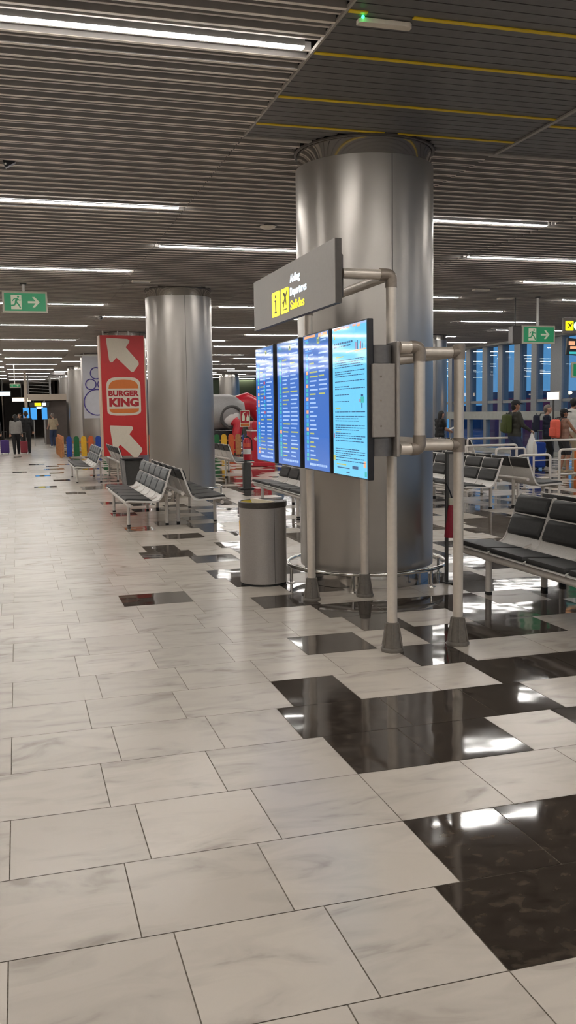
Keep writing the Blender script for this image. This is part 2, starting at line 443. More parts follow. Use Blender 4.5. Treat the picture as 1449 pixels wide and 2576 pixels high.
for z in range(-5, 7):
    a, b = zx(z)
    if z % 2 == 0: ys = [1.13 + 4.868 * i for i in range(-4, 14)]          # zone 0, 2, 4 ... : 6.0, 10.87 ...
    else: ys = [3.59 + 4.868 * i for i in range(-4, 14)]                    # zone 1, 3, 5 ... : 8.46, 13.33 ...
    if z == 1: ys = [-15.9, -11.0, -6.15, -1.28, 3.59] + [13.33 + 9.736 * i for i in range(0, 6)]
    for y in ys:
        if y > 66: continue
        if z >= 1 and PN < y < 8.2 and z <= 2: continue
        if z == 6 and y < 5: continue
        LIGHTS.append((z, a + .06, b - .09, y))
struct_ce = MB()
y = -7.0; i = 0
LY = {}
for z, a, b, yy in LIGHTS: LY.setdefault(z, []).append(yy)
for z in range(-5, 7):
    a, b = zx(z); a += .006; b -= .006
    b = min(b, XR)
    if z == 6: b = XR
    n = int((76 + 20) / .1); off = {1: .0, 2: .035}.get(z, (z * .017) % .05)
    for i in range(n):
        yy = -20 + .1 * i + off; major = i % 2 == 0
        if yy > 50 and not major: continue
        if z >= 1 and PN < yy < 8.05 and z <= 2: continue
        if any(abs(yy - q) < .06 for q in LY.get(z, [])): continue
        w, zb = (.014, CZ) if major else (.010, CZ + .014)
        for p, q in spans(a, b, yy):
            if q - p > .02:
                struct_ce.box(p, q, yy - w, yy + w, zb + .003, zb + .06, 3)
                struct_ce.box(p, q, yy - w - .001, yy + w + .001, zb, zb + .003, 0 if major else 1)  # light underside against darkened flank, so the bright lines are partly painted
struct_ce.box(XL, XR, YN, 76, CZ + .16, CZ + .2, 2)
struct(struct_ce.build('ceiling', ['slat', 'slat_dim', 'plenum', 'slat_side_shaded'], fix=False))
# dark plank area of the ceiling with its yellow lines
pk = MB(); ye = MB(); p0 = 5.41 - .2215 * 4
for z in (1, 2):
    a, b = zx(z); a += .012; b -= .012
    k = 0
    while p0 + .2215 * k < 8.0:
        q0, q1 = p0 + .2215 * k, min(p0 + .2215 * (k + 1), 8.0)
        for h0, h1 in ((q0, (q0 + q1) / 2), ((q0 + q1) / 2, q1)):
            for s0, s1 in spans(a, b, (h0 + h1) / 2): pk.box(s0, s1, h0 + .005, h1 - .005, CZ + .004, CZ + .03)
        k += 1
struct(pk.build('ceiling_planks', 'plank', fix=False))
lines = [5.41, 6.075, 6.95, 7.62]
for z in (1, 2):
    a, b = zx(z)
    for yl in ([4.75] + lines if z == 1 else [5.1, 5.9, 7.12]):
        for s0, s1 in spans(a + .012, b - .012, yl):
            if z == 1 and abs(yl - 5.41) < .01:
                ye.box(s0, 2.13, yl - .017, yl + .017, CZ - .004, CZ + .003); s0 = 2.43
            ye.box(s0, s1, yl - .017, yl + .017, CZ - .004, CZ + .003)
struct(ye.build('trim_1', 'yellow_line'))
tr_ = MB().box(4.40, 4.435, PN, 7.98, CZ - .012, CZ + .02).box(1.99, 2.006, PN, 7.98, CZ - .004, CZ + .02)
for s0, s1 in spans(2.0, 9.2, 8.015): tr_.box(s0, s1, 7.985, 8.04, CZ - .008, CZ + .05)
struct(tr_.build('trim_2', 'trim'))

# strip lights
ORD = ['nearest', 'second', 'third', 'fourth', 'fifth', 'sixth', 'seventh', 'eighth', 'ninth', 'tenth', 'eleventh', 'twelfth', 'thirteenth', 'fourteenth', 'fifteenth', 'sixteenth']
PLACE = {0: 'above the pale aisle', 1: 'in the row of the steel columns', 2: 'just past the column row', 3: 'above the benches behind the departures boards', 4: 'above the far seating rows',
         5: 'above the queue', 6: 'near the windows'}
cnt = {}
for z, a, b, yy in LIGHTS:
    hid = z < 0 or yy < 5.5
    if hid: lab, grp = 'white strip light in the slatted ceiling, beyond what the picture shows', 'strip lights out of view'
    else:
        cnt[z] = cnt.get(z, 0) + 1
        lab, grp = '%s white strip light %s' % (ORD[cnt[z] - 1], PLACE[z]), 'linear ceiling lights'
    t = thing('strip_light', lab, 'ceiling light', ((a + b) / 2, yy, CZ), 0, grp); h = (b - a) / 2
    MB().box(-h, h, -.028, .028, -.012, .004).build('diffuser', 'strip', t)
    MB().box(-h, h, -.036, -.0285, -.006, .05).box(-h, h, .0285, .036, -.006, .05).box(-h, h, -.0285, .0285, .005, .05).build('light_channel', 'housing', t)
    for q_ in (-h + .2, h - .2): MB().box(q_ - .01, q_ + .01, -.01, .01, .05, .162).build('hanger', 'housing', t)

# ------------------------------------------------------------------ walls and windows
WX = 17.3
struct(MB().box(XL - .2, XL, YN, 76, 0, 4.3).build('wall_left', 'wall'))
struct(MB().box(XL, XR, YN - .2, YN, 0, 4.3).build('wall_back', 'wall'))
bk = MB().box(XL, -.9, 62, 62.2, 0, 4.15).box(2.6, XR, 66, 66.2, 0, 4.15).box(-.9, 2.6, 74, 74.2, 0, 4.15).box(-1.1, -.9, 62, 74.2, 0, 4.15).box(2.6, 2.8, 66, 74.2, 0, 4.15)
struct(bk.build('wall_front', 'wall_dark'))
struct(MB().box(9.5, XR - .1, 64.5, 64.6, 0, 3.9).build('wall_panel', 'wall_green'))
wn = MB().box(WX - .10, WX + .25, YN, 76, 1.19, 1.49)
wn.box(WX - .10, WX + .25, YN, 76, 0, .12)
wn.box(WX - .3, WX + .3, YN, 76, 3.93, 4.3)
struct(wn.build('wall_right', 'sill'))
mu = MB()
for ya, yb in [(33.0, 33.35), (31.65, 32.02), (30.5, 30.83), (29.25, 29.66), (28.17, 28.51), (26.63, 27.3), (25.3, 25.65), (34.6, 34.95), (36.2, 36.5), (37.6, 37.9), (24.0, 24.3)] + [(22.6 - 1.3 * i, 22.9 - 1.3 * i) for i in range(32)] + [(39 + 1.4 * i, 39.3 + 1.4 * i) for i in range(25)]:
    mu.box(WX - .05, WX + .22, ya, yb, 1.49, 3.94); mu.box(WX - .05, WX + .12, ya + .05, yb - .12, .12, 1.19)
mu.box(WX - .02, WX + .1, YN, 76, 1.80, 1.90)
struct(mu.build('window_1', 'mullion', fix=False))
struct(MB().box(WX + .02, WX + .03, YN, 76, .12, 3.93).build('window_2', 'glass'))
struct(MB().box(WX + .3, 260, -60, 200, -3.3, -3).build('ground', 'outdoor'))
b_ = MB().box(70, 90, 60, 118, -3, 2.6).box(70, 84, 118, 128, -3, 4.0).box(95, 110, 128, 190, -3, 2.2).box(66, 69, 84, 96, -3, 1.5)
tag(b_.build('terminal_building', 'building'), 'long low dusk-blue building far outside the windows', 'building')
h_ = MB().box(58, 64, 96, 108, -3, 2.35)
h_.prism(arc(61, 2.35, 3.0, 0, PI, 10), 96, 108, 'y')
h_ = MB().box(58, 64, 97, 107, -3, 2.5).box(57.9, 64.1, 96.9, 107.1, 2.5, 2.75)
tag(h_.build('hangar', 'building_red'), 'low red building seen outside through the tall windows', 'building')
for i, (px, py) in enumerate([(60, 86), (60, 88.5), (60, 91), (60, 93)]):
    t = thing('street_lamp', '%s of the warm lamps glowing outside the windows' % ['nearest', 'second', 'third', 'farthest'][i], 'street lamp', (px, py, -3), 0, 'warm lamps outside the windows')
    MB().tube([(0, 0, 0), (0, 0, 6.1)], .07, 8).build('pole', 'grey_dark', t)
    MB().ball((0, 0, 6.2), (.30, .30, .2), 10, 6).build('lamp_head', 'lamp_warm', t)

# ------------------------------------------------------------------ steel columns
def column(cx, cy, label, rail=True, r=.64):
    t = thing('steel_column', label, 'column', (cx, cy, 0))
    sh = MB().lathe([(r - .03, .16), (r, .16), (r, 3.84), (r - .03, 3.84)], seg=96)
    sh.build('shell', 'steel', t)
    for a in (-1.55, -1.55 + PI * 2 / 3, -1.55 + PI * 4 / 3):
        c, s = math.cos(a), math.sin(a)
        se = MB().add([(c * (r + .001) - s * w, s * (r + .001) + c * w, z) for z in (.165, 3.835) for w in (-.004, .004)], [(0, 1, 3, 2)])
        se.build('seam', 'grey_dark', t)
    MB().lathe([(r - .055, .002), (r - .04, .002), (r - .04, .165)], seg=96).build('base_skirt', 'mirror_steel', t)
    MB().lathe([(r - .03, 3.83), (r - .018, 3.83), (r - .018, 4.03), (r - .05, 4.03)], seg=96).build('top_ring', 'mirror_steel', t)
    MB().lathe([(r - .012, 3.999), (r - .012, 3.984), (r + .012, 3.984), (r + .012, 3.999)], seg=96).build('ceiling_shadow_ring', 'sign_edge', t)  # dark ring covers the cut ceiling edge, standing in for the shadow there
    MB().lathe([(r - .01, 4.055), (r + .03, 4.055), (r + .03, 4.03), (r + .034, 4.03), (r + .034, 4.06)], seg=64).build('ceiling_collar', 'plenum', t)
    return t
def guard_rail(cx, cy, label):
    t = thing('column_guard_rail', label, 'guard rail', (cx, cy, 0)); R_ = .766
    MB().tube([(R_ * math.cos(a * PI / 32), R_ * math.sin(a * PI / 32), .165) for a in range(64)], .0185, 12, closed=True).build('ring', 'chrome', t)
    for k in range(6):
        a = -PI / 2 + .52 + k * PI / 3; c, s = math.cos(a), math.sin(a)
        q = MB().tube([(R_ * c, R_ * s, .004), (R_ * c, R_ * s, .15)], .014, 10)
        q.build('post', 'chrome', t)
        MB().lathe([(0, .008), (.036, .008), (.038, .001)], (R_ * c, R_ * s, 0), 16).build('flange', 'chrome', t)
column(*COLS[0], 'large brushed steel column standing behind the departures boards')
guard_rail(*COLS[0], 'low chrome ring rail around the foot of the big column')
column(*COLS[1], 'brushed steel column beside the red arrow panel')
guard_rail(*COLS[1], 'low chrome ring rail around the column by the red arrow panel')
column(*COLS[2], 'steel column wrapped by the red arrow panel')
column(*COLS[3], 'steel column behind the pale hanging banner')
column(*COLS[4], 'dark steel column beside the far mezzanine')
column(*COLS[5], 'farthest steel column down the aisle')
column(*COLS[6], 'steel column past the benches, outside the frame')
column(*COLS[7], 'dark steel column beside the person reading a paper')
column(*COLS[8], 'steel column hidden behind the big one')
column(*COLS[9], 'steel column hidden behind the flight screens')
column(*COLS[10], 'small far steel column above the grey and red play aeroplane')

# ------------------------------------------------------------------ departures board stand
ds = thing('departures_stand', 'aluminium tube stand carrying the flight screens by the big column', 'display stand', (2.36, 6.54, 0))
bx, by = 2.36, 6.54
L = lambda x, y, z: (x - bx, y - by, z)
PF, PR = 5.64, 7.42; XA, XB = 2.375, 2.865; pr = .0345
def tube_part(name, pts, r, m): return MB().tube([L(*p) for p in pts], r, 20).build(name, m, ds)
for (x, y, h) in ((XA, PF, 2.50), (XA, PR, 2.50), (XB, PF, 2.01), (XB, PR, 2.01)):
    p_ = tube_part('post', [(x, y, .02), (x, y, h)], pr, 'alu')
    c_ = L(x, y, 0)
    fp = MB(); n_ = 12
    for i in range(n_):     # faceted cone with ribs
        pass
    fp.lathe([(.0, .0), (.078, .0), (.080, .018), (.074, .028), (.071, .03), (.047, .195), (.036, .2)], c_, 12, smooth=False)
    for i in range(6):
        a = i * PI / 3 + .2
        fp.tube([(c_[0] + math.cos(a) * .072, c_[1] + math.sin(a) * .072, .03), (c_[0] + math.cos(a) * .047, c_[1] + math.sin(a) * .047, .19)], [.008, .006], 6)
    fp.build('foot', 'foot', ds)
zt, zl = 2.005, 1.385
for z in (zt, zl):
    tube_part('cross_tube', [(XA + .03, PF, z), (XB - .03, PF, z)], pr * .98, 'alu')
    tube_part('cross_tube', [(XA + .03, PR, z), (XB - .03, PR, z)], pr * .98, 'alu')
    tube_part('side_tube', [(XB, PF + .03, z), (XB, PR - .03, z)], pr * .98, 'alu')
    tube_part('side_tube', [(XA, 5.2, z), (XA, 7.9, z)], pr * .9, 'alu')
    for x, y in ((XB, PF), (XB, PR)):
        q = MB().tube([L(x, y, z - .048), L(x, y, z + .048)], pr + .006, 20)
        q.tube([L(x, y, z), L(x - .055, y, z)], pr + .006, 20); q.tube([L(x, y, z), L(x, y + (.055 if y == PF else -.055), z)], pr + .006, 20)
        q.build('tee_joint', 'alu_joint', ds)
for yy in (5.2, 7.9):       # end hoops of the screen carrier
    tube_part('hoop_tube', [(XA, yy, zl + .03), (XA, yy, zt - .03)], pr, 'alu')
    for z, sg in ((zt, -1), (zl, 1)):
        MB().tube(round_path([L(XA, yy, z + sg * .085), L(XA, yy, z), L(XA - .06, yy, z)], .035), pr + .005, 20).build('elbow_joint', 'alu_joint', ds)
        tube_part('stub_tube', [(XA - .05, yy, z), (2.245, yy, z)], pr, 'alu')
# head frame that holds the direction sign
for y in (PF, PR):
    MB().tube(round_path([L(XA, y, 2.42), L(XA, y, 2.50), L(XA - .08, y, 2.50)], .035), pr + .005, 20).build('elbow_joint', 'alu_joint', ds)
    tube_part('sign_arm', [(XA - .06, y, 2.50), (2.04, y, 2.50)], pr * .95, 'alu')
tube_part('head_rail', [(XA, PF + .03, 2.50), (XA, PR - .03, 2.50)], pr * .95, 'alu')
# brackets between posts and screens
for yy in (5.27, 7.83):
    MB().rbox(L(2.147, yy, 1.685), (.145, .12, .445), .004).build('bracket_box', 'bracket', ds)
    q = MB()
    for zz in (1.53, 1.685, 1.83): q.ball(L(2.125, yy - .061, zz), (.006, .003, .006), 8, 6)
    q.build('rivet', 'alu_joint', ds)
    MB().rbox(L(2.232, yy, 1.69), (.022, .16, .70), .006).build('mount_plate', 'bracket', ds)
    for zz, s in ((1.965, 1), (1.40, -1)):
        MB().lathe([(.07, -.055), (.074, -.055), (.074, .055), (.07, .055)], L(2.15, yy + .02, zz), 24).build('saddle_clamp', 'bracket_dark', ds)
for z in (zt - .05, zl + .05):
    MB().box(*[v for ab in zip(L(2.115, 5.30, z - .03), L(2.155, 7.84, z + .03)) for v in ab]).build('carrier_beam', 'bracket_dark', ds)
for y in (PF, PR):
    for z_ in (zt - .05, zl + .05): MB().rbox(L(2.25, y, z_), (.20, .06, .07), .004).build('post_bracket', 'bracket_dark', ds)

# --- flight monitors
def monitor(y_hi, y_lo, label, kind, seed):
    """screen faces -X; left edge at y_hi"""
    cy = (y_hi + y_lo) / 2; w = (y_hi - y_lo); z0, z1 = 1.197, 2.18
    t = thing('flight_monitor', label, 'monitor', (2.05, cy, z0), 0, 'portrait flight screens on the stand')
    hw = w / 2; H = z1 - z0
    b = MB().rbox((.021, 0, H / 2), (.040, w, H), .006)
    b.build('housing', 'black', t)
    MB().rbox((.052, 0, H / 2), (.028, w * .80, H * .86), .008).build('rear_cover', 'black', t)
    rnd = random.Random(seed); s = MB(); e = .010
    P = lambda u, v, d: (-.0005 - d, hw - e - u * (w - 2 * e), H - e - v * (H - 2 * e))     # u: left to right, v: top to bottom
    def rect(u0, u1, v0, v1, mi, d=.0008):
        s.quad(P(u0, v0, d), P(u1, v0, d), P(u1, v1, d), P(u0, v1, d), mi)
    mats = ['scr_blue', 'scr_head', 'px_yellow', 'px_white', 'px_green', 'px_sky', 'px_orange', 'px_navy', 'px_red', 'scr_cyan']
    if kind == 'notice':
        rect(0, 1, 0, 1, 9, .0004)
        rect(0, 1, 0, .014, 3); 
        for i in range(7):
            u = rnd.random() * .8; rect(u, u + .1, .004, .016 + rnd.random() * .012, 6)
        for u0, u1, v, h in [(.05, .62, .105, .013), (.05, .55, .128, .009)]:
            x = u0
            while x < u1:
                d_ = rnd.uniform(.02, .06); rect(x, min(x + d_, u1), v, v + h, 7); x += d_ + .012
        rect(.06, .09, .055, .078, 2); rect(.42, .98, .172, .180, 6)
        for i in range(6): u = .70 + .045 * i; rect(u, u + .018, .10 + rnd.random() * .04, .17, [8, 7, 6][i % 3])
        rect(.10, .34, .198, .206, 2)
        v = .235
        blocks = [3, 4, 2, 1, 1, 1]
        vs = [.225, .24, .255, .27, .30, .315, .33, .365, .40, .415, .455, .50, .57, .60, .615, .63, .66, .675, .69, .715, .73, .745, .765, .82, .835, .85, .865, .88, .90]
        for i, v in enumerate(vs):
            x = .07; end = rnd.choice((.55, .85, .92, .95, .78)) if i % 4 else .95
            if v in (.40, .455, .50): end = .5
            while x < end:
                d_ = rnd.uniform(.03, .10); rect(x, min(x + d_, end), v, v + .0055, 7); x += d_ + .01
        for v in (.545, .705): rect(.08, .24, v, v + .006, 2)
        rect(.84, .90, .46, .475, 7); rect(.83, .93, .476, .515, 4); rect(.85, .88, .516, .55, 7); rect(.80, .83, .49, .51, 8)
        rect(.0, .07, .87, .905, 2); rect(.02, .045, .72, .75, 8); rect(.9, .96, .89, .93, 6); rect(.93, .99, .955, .99, 4)
        rect(.10, .40, .925, .934, 2); rect(.12, .5, .948, .955, 7); rect(.58, .75, .93, .95, 7); rect(.40, .5, .975, .982, 7)
    else:
        rect(0, 1, 0, 1, 0, .0004); rect(0, 1, 0, .075, 1, .0006)
        rect(.06, .20, .03, .042, 5); rect(.10, .22, .045, .055, 4)
        rect(.56, .66, .03, .075, 2); rect(.58, .64, .042, .062, 7); rect(.70, .92, .03, .042, 3); rect(.70, .90, .05, .06, 3)
        if kind == 'flights_banner':
            rect(.05, .5, .003, .022, 6); rect(.62, .95, .004, .03, 6); rect(.72, .8, .0, .02, 3)
        for u0, u1 in ((.08, .2), (.24, .34), (.38, .45), (.58, .66), (.70, .96)): rect(u0, u1, .098, .108, 3)
        rect(.08, .36, .115, .122, 5); n = 25
        for i in range(n):
            v = .135 + i * .0325
            rect(.10, .19, v, v + .026, [4, 5, 4, 5, 4, 6][rnd.randrange(6)])
            c = 2 if rnd.random() < .42 else 3
            rect(.25, .25 + rnd.uniform(.14, .34), v + .006, v + .017, c)
            if kind == 'flights_banner' and i > 9: pass
            else: rect(.62, .62 + rnd.uniform(.2, .34), v + .004, v + .015, 3 if c == 3 or rnd.random() < .6 else 2)
            if kind == 'flights_gates' and 2 < i < 15: rect(.46, .54, v, v + .024, [5, 8, 5, 4][i % 4])
        x = .22
        while x < .9:
            d_ = rnd.uniform(.02, .07); rect(x, x + d_, .955, .972, 3); x += d_ + .012
    s.build('screen', mats, t, fix=False)
    return t
monitor(7.95, 7.365, 'tall blue flight screen farthest along the stand', 'flights_gates', 1)
monitor(7.255, 6.645, 'tall blue flight screen second from the far end of the stand', 'flights', 2)
monitor(6.54, 5.95, 'tall blue flight screen with orange header, beside the pale blue notice screen', 'flights_banner', 3)
monitor(5.885, 5.24, 'tall pale blue notice screen at the near end of the stand', 'notice', 4)

# --- direction sign
sg = thing('departures_sign', 'grey sign board reading Abflug, Departures, Salidas above the flight screens', 'sign', (1.95, 6.55, 2.5))
S = lambda x, y, z: (x - 1.95, y - 6.55, z - 2.5)
MB().box(0, .004, 5.53 - 6.55, 7.58 - 6.55, 2.302 - 2.5, 2.70 - 2.5).build('face_panel', 'sign_grey', sg)
MB().box(.0045, .045, 5.53 - 6.55, 7.58 - 6.55, 2.302 - 2.5, 2.70 - 2.5).build('panel_frame', 'sign_edge', sg)
MB().prism([(5.60, 2.335), (7.5, 2.335), (7.5, 2.655), (5.60, 2.655)], 0, .07, 'x').build('tmp', 'sign_edge', sg)
o_ = [k for k in bpy.data.objects if k.name == 'tmp'][0]; bpy.data.objects.remove(o_)
hb = MB()
v_ = [(.0455, y, z) for y, z in ((-.93, -.17), (.95, -.17), (.95, .17), (-.93, .17))] + [(.105, y, z) for y, z in ((-.88, -.14), (.90, -.14), (.90, .12), (-.88, .12))]
hb.add(v_, [(0, 1, 2, 3), (7, 6, 5, 4), (0, 4, 5, 1), (1, 5, 6, 2), (2, 6, 7, 3), (3, 7, 4, 0)])
hb.build('rear_housing', 'sign_edge', sg)
def sign_icon(name, yl, yr, z0, z1, kind):
    ic = MB().prism([(-(a), b) for a, b in rrect(-(yl - 6.55), -(yr - 6.55), z0 - 2.5, z1 - 2.5, .018)], -.003, -.0002, 'x')
    o = ic.build(name, 'lit_yellow', sg)
    cy = (yl + yr) / 2 - 6.55; cz = (z0 + z1) / 2 - 2.5; q = MB()
    if kind == 'i':
        q.prism([(cy + .016, cz + .045), (cy - .016, cz + .045), (cy - .016, cz + .068), (cy + .016, cz + .068)], -.0045, -.0032, 'x')
        q.prism([(cy + .03, cz + .03), (cy - .014, cz + .03), (cy - .014, cz - .055), (cy - .03, cz - .055), (cy - .03, cz - .068), (cy + .03, cz - .068), (cy + .03, cz - .055), (cy + .012, cz - .055), (cy + .012, cz + .018), (cy + .03, cz + .018)], -.0045, -.0032, 'x')
    else:
        pts = [(-.078, .05), (-.066, .062), (-.03, .03), (.03, .055), (.045, .05), (.0, .008), (.03, -.02), (.055, -.016), (.06, -.024), (.035, -.036), (.03, -.06), (.02, -.056), (.015, -.032), (-.012, -.006), (-.04, -.05), (-.048, -.045), (-.035, .012)]
        q.prism([(cy + a, cz + b + .012) for a, b in pts], -.0045, -.0032, 'x')
        q.prism([(cy + .045, cz - .068), (cy - .06, cz - .068), (cy - .06, cz - .06), (cy + .045, cz - .06)], -.0045, -.0032, 'x')
    q.build('pictogram', 'ink', o)
sign_icon('info_icon', 7.006, 6.79, 2.354, 2.540, 'i')
sign_icon('plane_icon', 6.754, 6.552, 2.355, 2.536, 'plane')
for body, yl, yr, z0, z1, m_ in (('Abflug', 6.515, 6.275, 2.537, 2.613, 'lit_white'), ('Departures', 6.515, 6.12, 2.442, 2.520, 'lit_white'), ('Salidas', 6.51, 6.172, 2.362, 2.426, 'lit_yellow')):
    text('lettering', body, S(1.9495, yl, z0), (0, -1, 0), (0, 0, 1), yl - yr, z1 - z0, .002, m_, sg, .012)

# ------------------------------------------------------------------ waste bin by the column
bn = thing('recycling_bin', 'round grey metal recycling bin with dark rim beside the big column', 'bin', (2.195, 8.36, 0), .25)
R_ = .222
MB().lathe([(0, .012), (R_ - .012, .012), (R_, .02), (R_, .735), (R_ - .01, .735)], seg=64).build('body', 'bin_grey', bn)
MB().lathe([(R_ - .02, .0), (R_ - .006, .0), (R_ - .006, .012)], seg=64).build('base_ring', 'rubber', bn)
MB().lathe([(R_ - .012, .735), (R_ + .006, .735), (R_ + .008, .742), (R_ + .008, .785), (R_ + .003, .79), (R_ - .014, .79), (R_ - .014, .735)], seg=64).build('rim', 'bin_dark', bn)
q = MB(); q.lathe([(R_ - .016, .785), (.14, .72), (.13, .45)], seg=24, a0=PI / 2 + .06, a1=1.5 * PI - .06)
q.build('inner_funnel', 'bin_yellow', bn)['label'] = 'yellow inner funnel'
MB().lathe([(R_ - .016, .785), (.14, .72), (.13, .45)], seg=24, a0=-PI / 2 + .06, a1=PI / 2 - .06).build('inner_funnel', 'grey', bn)
MB().box(-.016, .016, -R_ + .015, R_ - .015, .70, .80).build('divider_bar', 'fixture', bn)
for a in (-PI / 2 - .0, PI / 2): MB().rbox((math.cos(a) * R_ * .999, math.sin(a) * R_ * .999, .375), (.004, .003, .70), .001).build('seam', 'bin_dark', bn)
a = 2.80
MB().add([((R_ + .0015) * math.cos(a + u), (R_ + .0015) * math.sin(a + u), z) for z in (.46, .61) for u in (-.16, -.08, 0, .08, .16)],
         [(0, 1, 6, 5), (1, 2, 7, 6), (2, 3, 8, 7), (3, 4, 9, 8)]).build('sticker', 'amber', bn)
q = MB().rbox((math.cos(-1.35) * R_, math.sin(-1.35) * R_, .712), (.05, .012, .014), .003); q.build('lock_tab', 'bin_grey', bn)
MB().lathe([(0, .02), (R_ - .03, .02)], seg=32).build('bin_floor', 'bin_dark', bn)

b2 = thing('tapered_bin', 'grey four-panel waste bin with black lid behind the middle bench', 'bin', (2.42, 20.7, 0))
MB().rbox((0, 0, .62), (.46, .46, .045), .012).build('lid', 'black', b2)
MB().prism([(-.15, .02), (.15, .02), (.19, .59), (-.19, .59)], -.15, .15, 'y').build('liner', 'grey_dark', b2)
for sx_ in (-1, 1):
    for sy_ in (-1, 1):
        MB().add([(sx_ * x + dx, sy_ * y_ + dy, z) for (x, y_, z) in ((.165, .165, 0), (.215, .215, .597)) for dx, dy in ((-.03, -.03), (.03, -.03), (.03, .03), (-.03, .03))],
                 [(0, 1, 2, 3), (7, 6, 5, 4), (0, 4, 5, 1), (1, 5, 6, 2), (2, 6, 7, 3), (3, 7, 4, 0)]).build('corner_panel', 'grey', b2)

# ------------------------------------------------------------------ benches
NS, SP = 5, .587; BL = NS * SP
def strip_prof(pts, t):
    """thicken an open (x, z) profile by t downwards/backwards"""
    P = [Vector((a, 0, b)) for a, b in pts]; out = []
    for i in range(len(P)):
        d = (P[min(i + 1, len(P) - 1)] - P[max(i - 1, 0)]).normalized(); nrm = Vector((d.z, 0, -d.x)); out.append(P[i] + nrm * t)
    return [(p.x, p.z) for p in P] + [(p.x, p.z) for p in reversed(out)]
def smooth_pts(pts, k=4):
    out = []
    for i in range(len(pts) - 1):
        p0, p1, p2, p3 = pts[max(i - 1, 0)], pts[i], pts[i + 1], pts[min(i + 2, len(pts) - 1)]
        for j in range(k):
            t = j / k
            out.append(tuple(.5 * (2 * b + (c - a) * t + (2 * a - 5 * b + 4 * c - d) * t * t + (3 * b - a - 3 * c + d) * t ** 3) for a, b, c, d in zip(p0, p1, p2, p3)))
    out.append(pts[-1]); return out
SHELL = smooth_pts([(.0, .380), (.012, .393), (.06, .398), (.22, .388), (.40, .380), (.465, .395), (.505, .445), (.545, .540), (.60, .70), (.645, .83)])
def pad_prof(pts, t): 
    P = smooth_pts(pts, 4); out = []
    for i in range(len(P)):
        a = Vector(P[max(i - 1, 0)]); b = Vector(P[min(i + 1, len(P) - 1)]); d = (b - a).normalized(); nrm = Vector((-d.y, d.x))
        f = min(1, i / 2.0, (len(P) - 1 - i) / 2.0); f = math.sqrt(max(f, 0))
        out.append(Vector(P[i]) + nrm * (.004 + t * f))
    return [tuple(p) for p in P] + [tuple(p) for p in reversed(out)]
def pad_mesh(prof, y0, y1, edge=.012):
    """pad with its side edges drawn in so that it looks stuffed"""
    n = len(prof); cx = sum(a for a, b in prof) / n; h = n // 2; mb = MB(); vs = []
    for y, s in ((y0, .0), (y0 + edge, 1), (y1 - edge, 1), (y1, .0)):
        for i, (a, b) in enumerate(prof):
            j = n - 1 - i if i >= h else i           # matching point of the base line
            pa, pb = prof[j] if i >= h else (a, b)
            f = .45 + .55 * s
            vs.append((pa + (a - pa) * f, y, pb + (b - pb) * f))
    fs = []
    for r_ in range(3):
        for i in range(n):
            j = (i + 1) % n
            fs.append((r_ * n + i, (r_ + 1) * n + i, (r_ + 1) * n + j, r_ * n + j))
    fs += [tuple(range(n)), tuple(reversed(range(3 * n, 4 * n)))]
    return mb.add(vs, fs, 0, True)
def shift(pts, i0, d): return pts
SEATPAD = [(.004, .398), (.05, .402), (.22, .392), (.385, .385)]
BACKLOW = [(.515, .47), (.548, .545), (.584, .652)]
BACKUP = [(.588, .664), (.612, .735), (.642, .825)]
def bench(label, loc, rz, padm, group, seatm='pad'):
    t = thing('bench_row', label, 'bench', loc, rz, group)
    beam = lambda x, z, r_: MB().tube([(x, .02, z), (x, BL - .02, z)], r_, 16)
    beam(.055, .334, .027).build('front_beam', 'bench_tube', t)
    beam(.632, .478, .027).build('rear_beam', 'bench_tube', t)
    for y in (.35, BL - .47):
        for x, z in ((.075, .33), (.632, .475)):
            q = MB().prism(rrect(x - .022, x + .022, y - .032, y + .032, .02), .025, z, 'z')
            o = q.build('leg', 'bench_tube', t)
            MB().prism(rrect(x - .024, x + .024, y - .034, y + .034, .02), 0, .028, 'z').build('foot_cap', 'rubber', o)
        MB().tube([(.055, y, .335), (.3, y, .35), (.632, y, .455)], .016, 8).build('cross_brace', 'bench_tube', t)
    for k in range(NS):
        y0, y1 = k * SP + .012, (k + 1) * SP - .012
        o = MB().prism(strip_prof(SHELL, .006), y0, y1, 'y', smooth=False).build('seat', 'seat_white', t)
        pad_mesh(pad_prof(SEATPAD, .030), y0 + .012, y1 - .012).build('seat_pad', seatm, o)
        pad_mesh(pad_prof(BACKLOW, .026), y0 + .02, y1 - .02).build('back_pad', padm, o)
        pad_mesh(pad_prof(BACKUP, .026), y0 + .02, y1 - .02).build('back_pad', padm, o)
        pad_mesh(pad_prof([(a + .011, b) for a, b in reversed(BACKUP)], .016), y0 + .015, y1 - .015).build('rear_pad', 'pad', o)
    for k in range(NS + 1):
        y = k * SP; y = min(max(y, .008), BL - .008)
        prof = strip_prof([(a - .002, b + .012) for a, b in SHELL], .024)
        MB().prism(prof, y - .009, y + .009, 'y').build('side_frame', 'seat_white', t)
    return t
GB = 'rows of airport benches'
A = bench('black padded bench row in front, nearest the departures stand', (3.83, 4.64, 0), 0, 'pad', GB)
def bcopy(loc, rz, label): return dup(A, loc, rz, label, GB)
bcopy((5.36, 7.575, 0), PI, 'black bench row back to back with the nearest one')
bcopy((6.70, 12.95, 0), 0, 'black bench row facing the big column, in front of the tube barriers')
bcopy((8.45, 15.885, 0), PI, 'black bench row turned to the windows, in front of the tube barriers')
bcopy((3.98, 12.95, 0), 0, 'black bench row behind the flight screens and the grey bin')
bcopy((10.3, 21.65, 0), 0, 'far black bench row beside the queue, under the windows')
bcopy((12.0, 24.6, 0), PI, 'far black bench row turned to the windows, before the reader in black')
B = bench('grey padded five-seat bench facing the pale aisle, before the steel column', (1.41, 12.95, 0), 0, 'pad_grey', GB)
